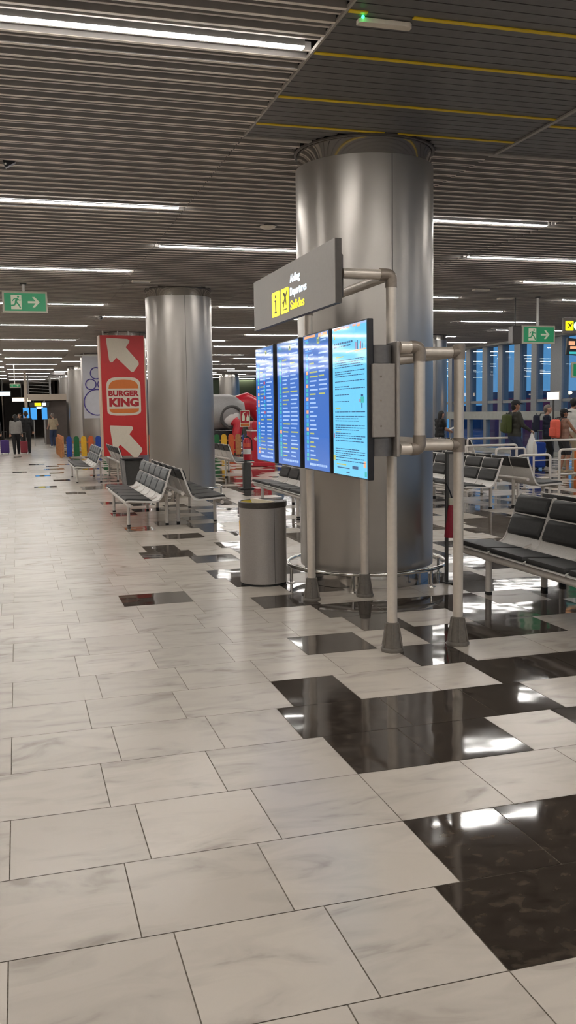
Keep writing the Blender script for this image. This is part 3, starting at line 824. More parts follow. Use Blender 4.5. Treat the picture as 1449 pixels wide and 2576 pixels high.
bcopy((2.86, 15.885, 0), PI, 'black bench row back to back with the grey five-seat bench')
dup(B, (1.24, 22.02, 0), 0, 'far grey bench facing the aisle beside the red arrow panel', GB)
bcopy((2.92, 24.955, 0), PI, 'far black bench turned towards the red arrow panel')
bcopy((5.60, 24.955, 0), PI, 'black bench row beyond the column with the fire extinguisher post')

# ------------------------------------------------------------------ slim stand with the red pouch, by the column rail
st = thing('slim_stand', 'slim dark two-post stand with pale panel beside the column rail', 'stand', (3.85, 7.70, 0))
for x in (-.058, .058): MB().rbox((x, 0, .62), (.026, .035, 1.225), .004).build('post', 'grey_dark', st)
MB().rbox((0, .004, .96), (.085, .012, .52), .003).build('panel', 'bracket', st)
MB().rbox((0, 0, .008), (.15, .10, .016), .005).build('base', 'grey_dark', st)
MB().rbox((0, 0, 1.225), (.145, .04, .02), .004).build('top_cap', 'grey_dark', st)
rp = thing('red_pouch', 'closed red cloth umbrella hanging from the slim dark stand', 'umbrella', (3.815, 7.652, .44))
c_ = MB()
c_.lathe([(.0, .0), (.060, .002), (.064, .012), (.05, .12), (.034, .25), (.026, .30), (0, .302)], (0, 0, 0), 14)
c_.build('canopy', 'red_dark', rp)
MB().rbox((.0, 0, .335), (.05, .03, .068), .006).build('handle', 'exit_frame', rp)
MB().tube([(.005, -.006, .365), (-.02, -.008, .43), (-.05, -.004, .50), (-.052, .02, .505)], .007, 8).build('strap', 'black', rp)

# ------------------------------------------------------------------ exit signs
def run_man(mb, x, z, h, f):
    """running figure in a doorway; f maps (a, b) to a 3-D point list thickness"""
    def poly(pts, mi): mb.prism([(x + a * h, z + b * h) for a, b in pts], f[0], f[1], 'y', mi)
    poly([(0, 0), (.74, 0), (.74, 1), (0, 1)], 0)
def exit_sign(name, label, loc, w, h, rz=0, arrow='right', rod=.1, hang=True):
    t = thing(name, label, 'exit sign', loc, rz, 'green emergency exit signs')
    MB().rbox((0, .0, 0), (w, .05, h), .006).build('frame', 'exit_frame', t)
    MB().box(-w / 2 + .035, w / 2 - .035, -.0275, -.0255, -h / 2 + .035, h / 2 - .035).build('face', 'exit_green', t)
    hh = h - .13; y0, y1 = -.0298, -.028; y2, y3 = -.0318, -.030
    if arrow == 'right':
        q = MB(); x0 = -w * .31
        q.prism([(x0, -hh / 2), (x0 + hh * .72, -hh / 2), (x0 + hh * .72, hh / 2), (x0, hh / 2)], y0, y1, 'y')
        q.build('doorway', 'exit_pale', t)
        g = MB(); cx = x0 + hh * .36; s = hh
        def limb(pts, r_):
            for (a, b), (c, d) in zip(pts, pts[1:]):
                v = Vector((c - a, d - b)); nn = Vector((-v.y, v.x)).normalized() * r_
                g.prism([(cx + (a * s) + nn.x * s, b * s + nn.y * s), (cx + a * s - nn.x * s, b * s - nn.y * s), (cx + c * s - nn.x * s, d * s - nn.y * s), (cx + c * s + nn.x * s, d * s + nn.y * s)], y2, y3, 'y')
        g.prism([(cx + .14 * s + .075 * s * math.cos(a), .37 * s + .075 * s * math.sin(a)) for a in [k * PI / 6 for k in range(12)]], y2, y3, 'y')
        limb([(.06, .26), (-.04, -.02)], .075); limb([(.08, .24), (.20, .12), (.32, .14)], .032); limb([(.04, .24), (-.16, .20), (-.26, .06)], .032)
        limb([(-.03, .0), (.14, -.14), (.28, -.42)], .045); limb([(-.04, -.0), (-.12, -.22), (-.36, -.24)], .045)
        g.build('running_figure', 'exit_green', t)
        q = MB(); ax = w * .06; aw = w * .26; k = hh * .09
        q.prism([(ax, -k * .8), (ax + aw * .8, -k * .8), (ax + aw * .8, k * .8), (ax, k * .8)], y0, y1, 'y')
        tip = ax + aw; s2 = hh * .36
        q.prism([(tip + .004, 0), (tip - s2 * .9, s2), (tip - s2 * .9 - .045, s2), (tip - .055, 0), (tip - s2 * .9 - .045, -s2), (tip - s2 * .9, -s2)], y0, y1, 'y')
        q.build('arrow', 'exit_pale', t)
    else:
        q = MB(); q.box(-.02, .02, y0, y1, -.02, hh * .42)
        q.prism([(0, -hh * .45), (.085, -.01), (.05, -.01), (0, -hh * .22), (-.05, -.01), (-.085, -.01)], y0, y1, 'y'); q.build('arrow', 'exit_pale', t)
    if rod:
        MB().tube([(-.02, 0, h / 2 - .01), (-.02, 0, h / 2 + rod)], .026, 10).build('hanger', 'white', t)
        MB().lathe([(0, .0), (.06, 0), (.06, .02), (0, .02)], (-.02, 0, h / 2 + rod - .012), 16).build('ceiling_plate', 'grey_dark', t)
    return t
exit_sign('exit_sign', 'green exit sign with running man hanging over the pale aisle', (.235, 17.56, 3.665), .79, .385, 0, 'right', .135)
exit_sign('exit_sign', 'green exit sign with running man on a long pole near the windows', (10.955, 17.84, 3.195), .81, .39, 0, 'right', .60)
exit_sign('exit_sign', 'green exit sign with a downward arrow at the picture edge', (12.02, 17.75, 2.43), .56, .34, 0, 'down', 1.38)
exit_sign('exit_sign', 'small distant green exit sign at the end of the aisle', (-.02, 45, 3.005), .49, .19, 0, 'right', .88)
sp = thing('wall_speaker', 'dark box loudspeaker beside the pole-hung exit sign', 'speaker', (10.40, 17.86, 3.18))
MB().rbox((0, 0, 0), (.20, .2, .38), .01).build('cabinet', 'bin_dark', sp)
MB().rbox((-.105, 0, .01), (.012, .17, .35), .004).build('side_flange', 'grey', sp)
MB().tube([(0, 0, .18), (0, 0, .80)], .015, 8).build('hanger', 'grey_dark', sp)

fs = thing('gate_sign', 'yellow lit plane pictogram sign hanging at the picture edge', 'sign', (12.05, 17.9, 3.40))
MB().rbox((0, 0, 0), (.90, .06, .34), .008).build('panel', 'sign_grey', fs)
o = MB().prism(rrect(-.40, -.20, -.105, .105, .02), -.034, -.0305, 'y').build('yellow_icon', 'lit_yellow', fs)
pts = [(.078, .05), (.066, .062), (.03, .03), (-.03, .055), (-.045, .05), (.0, .008), (-.03, -.02), (-.055, -.016), (-.06, -.024), (-.035, -.036), (-.03, -.06), (-.02, -.056), (-.015, -.032), (.012, -.006), (.04, -.05), (.048, -.045), (.035, .012)]
MB().prism([(-.30 + a, b) for a, b in pts], -.036, -.0345, 'y').build('pictogram', 'ink', o)
MB().prism([(-.10 + .09 * math.cos(k * PI / 10), .09 * math.sin(k * PI / 10)) for k in range(20)], -.034, -.0305, 'y').build('white_icon', 'lit_white', fs)
MB().prism([(-.10 + .11 * math.cos(k * PI / 10), .11 * math.sin(k * PI / 10)) for k in range(20)], -.0325, -.0304, 'y').build('green_ring', 'exit_green', fs)
MB().tube([(.2, 0, .165), (.2, 0, .60)], .02, 8).build('hanger', 'grey', fs)
gm = thing('gate_monitor', 'small tilted black screen with amber lines at the picture edge', 'monitor', (12.0, 17.81, 2.92))
MB().rbox((0, 0, 0), (.72, .06, .36), .01, rot=Matrix.Rotation(.08, 3, 'Y')).build('housing', 'black', gm)
q = MB(); q.box(-.32, -.16, -.034, -.031, .05, .14, 0); q.box(-.28, -.02, -.034, -.031, -.03, .03, 0); q.box(-.30, .3, -.034, -.031, -.14, -.09, 1)
q.build('screen_text', ['px_orange', 'px_green'], gm)
MB().tube([(.1, 0, .17), (.1, 0, 1.08)], .02, 8).build('hanger', 'grey', gm)

# ------------------------------------------------------------------ things on the ceiling
eb = thing('emergency_luminaire', 'beige box luminaire with a green lamp on the dark ceiling planks', 'emergency light', (2.28, 5.50, 3.985))
MB().prism([(-.155, -.03), (.155, -.03), (.175, -.008), (.175, .035), (-.175, .035), (-.175, -.008)], -.012, .015, 'z').build('case', 'fixture', eb)
MB().ball((-.165, -.055, .004), .010, 10, 8).build('indicator', 'green_led', eb)
cs = thing('ceiling_camera', 'dark wedge-shaped camera hanging below the slats over the aisle', 'camera', (.035, 9.28, 4.0))
MB().add([(-.055, -.02, .01), (.065, -.02, .0), (-.03, -.02, -.058), (-.055, .05, .01), (.065, .05, .0), (-.03, .05, -.058)], [(0, 1, 2), (5, 4, 3), (0, 3, 4, 1), (1, 4, 5, 2), (2, 5, 3, 0)]).build('body', 'black', cs)
MB().ball((-.028, -.022, -.02), .014, 10, 8).build('lens', 'chrome', cs)
dk_ = thing('ceiling_loudspeaker', 'round pale loudspeaker under the slats beside the big column', 'speaker', (3.21, 11.68, 4.0))
MB().lathe([(0, -.035), (.07, -.033), (.10, -.012), (.105, .004), (0, .004)], seg=24).build('grille', 'fixture', dk_)
MB().lathe([(.1, -.004), (.12, -.002), (.12, .006)], seg=24).build('rim', 'grey_dark', dk_)
sc_ = thing('dome_camera', 'pale dome security camera under the ceiling by the second column', 'camera', (2.03, 22.9, 4.0))
MB().lathe([(0, -.01), (.12, -.008), (.13, .0)], seg=20).build('base', 'white', sc_)
MB().ball((.02, 0, -.055), .062, 14, 10).build('dome', 'grey', sc_)
MB().ball((.03, -.05, -.07), .022, 10, 8).build('lens', 'black', sc_)
for i, (x, y, lab) in enumerate([(2.25, 16.85, 'before the second column'), (9.06, 16.9, 'beyond the big column'), (10.31, 18.14, 'near the pole-hung exit sign'), (13.87, 24.86, 'above the exit sign by the windows')]):
    t = thing('ceiling_panel_light', 'small grey unlit ceiling fixture ' + lab, 'ceiling fixture', (x, y, 4.0), 0, 'small grey ceiling fixtures')
    MB().rbox((0, 0, -.012), (.33, .14, .03), .005).build('case', 'fixture', t)
    MB().box(-.14, .14, -.05, .05, -.0295, -.0275).build('cover', 'housing', t)

# ------------------------------------------------------------------ red arrow panel around the third column
PY = 27.15; PX0, PX1, PZ0, PZ1 = 2.39, 3.64, .40, 3.885
bkp = thing('advertising_panel', 'tall red panel with white arrows and a Burger King emblem', 'advertising panel', ((PX0 + PX1) / 2, PY, PZ0))
bw = (PX1 - PX0) / 2; bh = PZ1 - PZ0
MB().box(-bw, bw, 0, .03, 0, bh).build('front_board', 'bk_red', bkp)
MB().box(-bw - .03, -bw - .0005, 0, .62, 0, bh).build('side_board', 'cream_edge', bkp)
MB().box(bw + .0005, bw + .03, 0, .62, 0, bh).build('side_board', 'cream_edge', bkp)
sc = (PX1 - PX0) / (1105 - 525.)       # metres per zoomed pixel, measured across the panel
def bkp_pt(u, v, dz): return ((u - 800) * sc, bh / 2 - (v - dz) * sc * 1.0)
def arrow_poly(ox, oy): 
    raw = [(612, 288), (890, 302), (915, 318), (912, 345), (862, 412), (1028, 605), (1032, 640), (958, 738), (930, 742), (735, 550), (678, 612), (650, 612), (636, 585), (604, 305)]
    return [((u - 815) * sc + ox, -(v - 515) * sc + oy) for u, v in raw]
kz = bh / (1940 - 240.)
for ox, vz, nm in ((0.0, 515, 'arrow'), (.02, 1742, 'arrow')):
    zc = bh - (vz - 240) * kz
    MB().prism(arrow_poly(ox, zc), -.006, -.0005, 'y').build(nm, 'bk_cream', bkp)
ez = bh - (1095 - 240) * kz; ew, eh = 455 * sc / 2, 545 * kz / 2
def barrel(w, h, top, bot, n=12):
    """burger outline: domed top, flatter round bottom"""
    pts = []
    for i in range(n + 1):
        a = PI * i / n; ca, sa = math.cos(a), math.sin(a)
        pts.append((math.copysign(abs(ca) ** .55, ca) * w, h - top + (sa ** .8 if sa > 0 else 0) * top))
    for i in range(n + 1):
        a = PI + PI * i / n; ca, sa = math.cos(a), math.sin(a)
        pts.append((math.copysign(abs(ca) ** .55, ca) * w, -h + bot - (abs(sa) ** .8) * bot))
    return pts
em = MB().prism([(a, b + ez) for a, b in barrel(ew, eh, eh * .46, eh * .26)], -.006, -.0005, 'y').build('emblem', 'bk_cream', bkp)
def bunpoly(w, z0, z1, up):
    n = 10; pts = []
    for i in range(n + 1):
        a = PI * i / n; ca, sa = math.cos(a), math.sin(a)
        x = math.copysign(abs(ca) ** .6, ca) * w
        pts.append((x, z0 + (sa ** .85) * (z1 - z0)) if up else (x, z1 - (sa ** .6) * (z1 - z0)))
    return pts
zv = lambda v: bh - (v - 240) * kz
MB().prism(bunpoly(ew * .88, zv(985), zv(860), True), -.009, -.0065, 'y').build('bun', 'bk_orange', em)
MB().prism(bunpoly(ew * .88, zv(1335), zv(1268), False), -.009, -.0065, 'y').build('bun', 'bk_orange', em)
text('lettering', 'BURGER', (-ew * .90, -.0065, zv(1095)), (1, 0, 0), (0, 0, 1), ew * 1.80, zv(1010) - zv(1095), .003, 'bk_text', em, .05)
text('lettering', 'KING', (-ew * .87, -.0065, zv(1242)), (1, 0, 0), (0, 0, 1), ew * 1.75, zv(1118) - zv(1242), .003, 'bk_text', em, .06)
t = thing('panel_hanger', 'short pale stems rising from the top of the red arrow panel', 'hanger', (2.9, PY + .02, PZ1), 0)
for x in (-.42, 0.0, .3): MB().tube([(x, 0, .0), (x, 0, .12)], .02, 8).build('stem', 'white', t)

bnr = thing('hanging_banner', 'pale banner with purple ring print hanging on a far column', 'banner', (3.05, 36.88, 1.47))
q = MB(); nb = 10
for i in range(nb):
    a0, a1 = -.72 + 1.44 * i / nb, -.72 + 1.44 * (i + 1) / nb
    z1_ = 2.43
    q.add([(1.5 * math.sin(a0) * .52 , .02 * 0 + .10 * (1 - math.cos(a0)), 0), (1.5 * math.sin(a1) * .52, .10 * (1 - math.cos(a1)), 0), (1.5 * math.sin(a1) * .52, .10 * (1 - math.cos(a1)), z1_), (1.5 * math.sin(a0) * .52, .10 * (1 - math.cos(a0)), z1_),
           (1.5 * math.sin(a0) * .52, .10 * (1 - math.cos(a0)) + .006, 0), (1.5 * math.sin(a1) * .52, .10 * (1 - math.cos(a1)) + .006, 0), (1.5 * math.sin(a1) * .52, .10 * (1 - math.cos(a1)) + .006, z1_), (1.5 * math.sin(a0) * .52, .10 * (1 - math.cos(a0)) + .006, z1_)],
          [(0, 1, 2, 3), (7, 6, 5, 4), (0, 3, 7, 4), (1, 5, 6, 2), (3, 2, 6, 7), (0, 4, 5, 1)])
q.build('cloth', 'banner', bnr)
q = MB()
for cx, cz, r_ in ((.0, .62, .50), (-.22, 1.32, .20), (.25, 1.32, .20), (.0, 1.75, .22)):
    q.tube([(cx + r_ * math.cos(a * PI / 20), -.008, cz + r_ * math.sin(a * PI / 20)) for a in range(40)], .021, 6, closed=True)
q.build('ring_print', 'purple', bnr)
MB().tube([(-.8, 0, 2.44), (.8, 0, 2.44)], .03, 10).build('top_rod', 'white', bnr)
q = MB(); 
for x in (-.45, .2): q.tube([(x, .05, 2.44), (x, .05, 2.60)], .015, 6)
q.build('hanger', 'white', bnr)

# ------------------------------------------------------------------ playground
def fence_board(x, y, rz, m_, label, h=.82, w=.2):
    t = MB().prism(arc(0, h - .1 - .0, w / 2, 0, PI, 8) + [(-w / 2, .06), (-w / 2 + .03, .03), (w / 2 - .03, .03), (w / 2, .06)], -.02, .02, 'y').build('fence_board', m_)
    return t
def fence(name, label, x0, y0, n, step, cols, rz=0):
    t = thing(name, label, 'fence', (x0, y0, 0), rz, 'play area fences')
    for k in range(n):
        q = MB().prism([(a + k * step, b) for a, b in arc(0, .72, .1, 0, PI, 8) + [(-.1, .05), (.1, .05)]], -.02, .02, 'y')
        q.build('board', cols[k % len(cols)], t)
    q = MB().box(-.12, (n - 1) * step + .12, .0205, .05, .55, .62).box(-.12, (n - 1) * step + .12, .0205, .05, .18, .25); q.build('rail', 'f_wood', t)
    q = MB()
    for k in range(0, n, 3): q.box(k * step - .03, k * step + .03, .051, .1, 0, .7)
    q.build('post', 'f_wood', t)
fence('play_fence', 'fence of blue, green, yellow and orange boards behind the far bench', 1.83, 35.3, 20, .268, ['f_blue', 'f_green', 'f_yellow', 'f_orange'])
fence('play_fence', 'fence of green, yellow and orange boards past the second column', 6.80, 33.4, 14, .27, ['f_blue', 'f_green', 'f_yellow', 'f_orange', 'f_wood'])
fence('play_fence', 'tan board fence turning along the aisle beside the blue boards', 1.62, 35.4, 16, .30, ['f_wood', 'f_wood', 'f_orange'], PI / 2)
pl = thing('play_aeroplane', 'grey and red children play aeroplane behind the board fence', 'play equipment', (8.0, 35.5, 0))
MB().lathe([(0, -1.0), (.35, -.98), (.62, -.75), (.70, -.2), (.70, .5), (.55, 1.0), (0, 1.15)], (0, 0, 0), 24).build('fuselage', 'grey', pl)
fu = [k for k in bpy.data.objects if k.parent == pl][0]
for v in fu.data.vertices: v.co = Vector((v.co.z - .45, v.co.y, v.co.x + 1.62))
q = MB().tube([(.0 + .42 * math.cos(a * PI / 16), -.66, 1.42 + .42 * math.sin(a * PI / 16)) for a in range(32)], .06, 8, closed=True); q.build('porthole_ring', 'grey_dark', pl)
MB().ball((0, -.55, 1.42), (.38, .15, .38), 18, 10).build('porthole', 'white', pl)
tail = MB().tube([(.35, 0, 1.85), (.75, 0, 1.98), (1.1, 0, 1.82), (1.35, 0, 1.35), (1.42, 0, .9)], [.42, .42, .38, .32, .28], 18); tail.build('tail', 'red', pl)
q = MB()
for i in range(2): q.tube([(1.05 + .0, -.37, 1.85 - .17 * i), (1.3, -.34, 1.68 - .17 * i)], .035, 6)
q.build('tail_stripe', 'white', pl)
MB().tube([(.05, -.75, 1.28), (.2, -.85, 1.12), (.08, -.9, .62), (.05, -.9, .05)], [.2, .2, .18, .17], 14).build('slide_tube', 'red', pl)
MB().rbox((-.2, 0, .45), (1.2, .9, .9), .05).build('base', 'black', pl)
MB().tube([(-.9, -.2, 1.95), (-.9, -.2, 2.3)], .12, 10).tube([(-1.0, -.2, 1.95), (-.6, -.4, 1.85)], .09, 10).build('nose_gear', 'grey', pl)
ri = thing('red_ride', 'red children ride machine with white band behind the fire extinguisher post', 'ride', (6.93, 26.75, 0))
MB().prism([(-.30, .12), (.42, .12), (.42, .2), (.34, .26), (.30, 1.05), (-.27, 1.05), (-.27, .3)], -.32, .32, 'y').build('body', 'red', ri)
MB().rbox((.06, 0, 1.22), (.62, .66, .26), .06).build('roof', 'red', ri)
MB().box(-.29, .33, -.34, .34, 1.05, 1.09).build('white_band', 'white', ri)
MB().prism([(-.22, .83), (-.14, .90), (-.14, .85), (.2, .85), (.2, .81), (-.14, .81), (-.14, .76)], -.325, -.321, 'y').build('arrow', 'bk_cream', ri)
MB().rbox((.04, 0, .06), (.76, .7, .12), .02).build('plinth', 'red', ri)

# ------------------------------------------------------------------ fire extinguisher post
fx = thing('extinguisher_post', 'dark floor post with red fire sign, holding an extinguisher', 'post', (4.61, 18.83, 0))
MB().rbox((0, .08, .80), (.055, .05, 1.6), .008).build('pole', 'grey_dark', fx)
MB().rbox((.02, .06, .28), (.17, .12, .56), .02).build('lower_box', 'grey_dark', fx)
MB().rbox((.0, .05, .012), (.3, .26, .024), .01).build('base', 'grey_dark', fx)
sgn = MB().rbox((.0, .045, 1.485), (.215, .012, .345), .004).build('fire_sign', 'exit_pale', fx)
MB().box(-.095, .095, .0365, .0388, 1.40, 1.645).build('red_field', 'red', sgn)
MB().box(-.095, .095, .0365, .0388, 1.325, 1.385).build('red_strip', 'bk_orange', sgn)
q = MB(); q.prism(rrect(-.07, -.005, 1.44, 1.56, .025), .035, .0362, 'y'); q.prism([(-.055, 1.565), (-.02, 1.565), (-.02, 1.60), (.01, 1.615), (.01, 1.625), (-.045, 1.61)], .035, .0362, 'y')
q.prism([(.03, 1.44), (.08, 1.44), (.085, 1.50), (.06, 1.60), (.045, 1.54), (.03, 1.5)], .035, .0362, 'y'); q.build('pictogram', 'exit_pale', sgn)
ex = thing('fire_extinguisher', 'red fire extinguisher with pale labels on the dark post', 'fire extinguisher', (4.60, 18.70, .62))
MB().lathe([(0, 0), (.075, .0), (.085, .02), (.085, .40), (.06, .455), (.03, .47), (0, .47)], seg=20).build('cylinder', 'red', ex)
MB().lathe([(.086, .13), (.0865, .13), (.0865, .24), (.086, .24)], seg=20, a0=-PI, a1=0).build('label', 'white', ex)
MB().lathe([(.086, .27), (.0865, .27), (.0865, .36), (.086, .36)], seg=20, a0=-PI, a1=0).build('label', 'c_salmon', ex)
MB().rbox((0, 0, .495), (.04, .09, .03), .008).tube([(0, .0, .46), (0, .0, .50)], .018, 8).build('valve', 'black', ex)
MB().tube([(.03, -.02, .49), (.10, -.03, .42), (.105, -.02, .2)], .011, 8).build('hose', 'rubber', ex)

# ------------------------------------------------------------------ tube barriers on the way to the gates
hoops = [(8.60, 9.25, 14.6, .77, 'before the black bench turned to the windows'), (9.70, 10.75, 15.0, .83, 'at the picture edge beside the orange case'), (11.6, 12.9, 19.0, .85, 'in front of the person with the coral backpack'),
         (8.78, 9.97, 17.0, .86, 'across the legs of the person with the white bag'), (10.55, 11.75, 20.3, .89, 'behind the person with the white bag'), (9.10, 9.75, 16.3, .82, 'second behind the bench with the pale tube ends'),
         (7.6, 8.7, 18.6, .86, 'just right of the aluminium stand'), (8.2, 9.3, 20.4, .86, 'third in line to the windows')]
for x0, x1, y, h, lab in hoops:
    t = thing('tube_barrier', 'pale tube hoop barrier ' + lab, 'barrier', ((x0 + x1) / 2, y, 0), 0, 'tube barriers in the waiting hall'); w = (x1 - x0) / 2
    MB().tube(round_path([(-w, 0, .01), (-w, 0, h), (w, 0, h), (w, 0, .01)], .07), .025, 12).build('hoop', 'bench_tube', t)
    MB().tube([(-w, 0, h * .45), (w, 0, h * .45)], .014, 8).build('mid_rail', 'bench_tube', t)
    for s in (-1, 1): MB().lathe([(0, .012), (.06, .012), (.065, 0)], (s * w, 0, 0), 14).build('flange', 'alu_joint', t)

# ------------------------------------------------------------------ far end: mezzanine, shops, screens
mz = thing('mezzanine', 'beige mezzanine beam with railing above the far end of the aisle', 'mezzanine', (1.6, 52, 0))
MB().box(-1.0, 1.05, 0, .5, 2.42, 2.76).build('beam', 'beam', mz)
MB().box(-1.18, -1.02, .0, .3, 0, 4.0).build('post', 'beam', mz)
q = MB()
for i in range(5): q.tube([(-.95, .1, 3.62 - .18 * i), (.25, .1, 3.55 - .18 * i)], .025, 6)
for x in (-.95, .2): q.tube([(x, .1, 2.76), (x, .1, 3.78)], .05, 8)
q.build('railing', 'grey', mz)
q = MB()
for i in range(4): q.box(-1.0, 1.05, .3, .34, 3.62 + .09 * i, 3.66 + .09 * i)
q.build('louvre', 'grey', mz)
MB().box(-.1, 1.05, .5, 4.5, 0, 2.42).build('wall_block', 'wall_dark', mz)
sy = thing('far_sign', 'small yellow and white lit sign under the mezzanine beam', 'sign', (1.2, 52.25, 2.2))
MB().rbox((0, 0, 0), (1.05, .06, .24), .01).build('panel', 'grey_dark', sy); MB().box(-.25, .10, -.035, -.031, -.09, .09).build('yellow_face', 'lit_yellow', sy)
MB().box(.15, .35, -.035, -.031, -.07, .09).build('white_face', 'lit_white', sy)
MB().tube([(-.3, 0, .11), (-.3, 0, .24)], .012, 6).tube([(.3, 0, .11), (.3, 0, .24)], .012, 6).build('hanger', 'grey', sy)
for i, (x, w, lab) in enumerate([(.48, .34, 'leftmost'), (.86, .34, 'middle'), (1.42, .30, 'rightmost')]):
    t = thing('far_monitor', '%s of the bright blue screens under the far mezzanine' % lab, 'monitor', (x, 50.9, 1.38), 0, 'far blue flight screens')
    MB().rbox((0, .03, .33), (w, .05, .66), .008).build('housing', 'black', t); MB().box(-w / 2 + .01, w / 2 - .01, -.002, .0035, .01, .65).build('screen', 'px_sky', t)
    MB().tube([(0, .06, -1.38), (0, .06, .1)], .025, 8).build('pole', 'grey', t)
for i, (x, y, w, z, m_, lab) in enumerate([(-2.2, 60, 1.4, 2.5, 'shop_warm', 'warm lit shop front panel at the far left'), (-.8, 61, .9, 3.0, 'lit_white', 'white lit shop panel at the far end'), (.35, 66, 1.2, 2.7, 'shop_warm', 'warm lit panel deep in the aisle'), (1.9, 70, 1.0, 2.2, 'lit_white', 'white lit panel deepest in the aisle')]):
    t = thing('shop_sign', lab, 'sign', (x, y, z)); MB().rbox((0, .04, 0), (w + .1, .06, .34), .01).build('case', 'grey_dark', t); MB().box(-w / 2, w / 2, -.0, .008, -.12, .12).build('lit_face', m_, t)
    MB().tube([(0, .04, .16), (0, .04, 4.1 - z)], .02, 6).build('hanger', 'grey_dark', t)
ws = thing('glowing_sign', 'white lit board on a post in front of the windows', 'sign', (16.75, 26.3, 0), PI / 2 * .0)
MB().rbox((0, 0, 1.985), (.05, .74, .27), .01).build('board', 'white', ws)
MB().box(-.032, -.0255, -.34, .34, 1.87, 2.10).build('lit_face', 'shop_warm', ws)
MB().tube([(0, .0, .0), (0, .0, 1.86)], .03, 8).build('post', 'grey_dark', ws)

# ------------------------------------------------------------------ people
def body_mesh(name, segs, m_, parent, vox=.010, smooth=3):
    mb = MB()
    for p0, q0, p1, q1 in segs:
        p0, p1 = Vector(p0), Vector(p1); Ln = (p1 - p0).length; n = max(1, int(Ln / (min(q0, q1) * .45)))
        for i in range(n + 1):
            t = i / n; mb.ball(p0.lerp(p1, t), q0 + (q1 - q0) * t, 10, 7)
    o = mb.build(name, m_, parent, fix=False)
    md = o.modifiers.new('r', 'REMESH'); md.mode = 'VOXEL'; md.voxel_size = vox; md.use_smooth_shade = True
    ms = o.modifiers.new('s', 'SMOOTH'); ms.iterations = smooth; ms.factor = .5
    dg = bpy.context.evaluated_depsgraph_get(); me = bpy.data.meshes.new_from_object(o.evaluated_get(dg))
    o.modifiers.clear(); old = o.data; o.data = me; bpy.data.meshes.remove(old)
    for p in me.polygons: p.use_smooth = True
    return o
def ell(c, r):      # flattened blob out of small segments along x
    return [(Vector(c) - Vector((r[0] - r[1], 0, 0)), r[1], Vector(c) + Vector((r[0] - r[1], 0, 0)), r[1])]
def bend(a, b, l1, l2, hint):
    a, b = Vector(a), Vector(b); d = b - a; D = min(d.length, (l1 + l2) * .999); u = d.normalized()
    x = (l1 * l1 - l2 * l2 + D * D) / (2 * D); h = math.sqrt(max(l1 * l1 - x * x, 0)); hv = Vector(hint); hv = (hv - u * hv.dot(u)).normalized()
    return a + u * x + hv * h, a + u * D
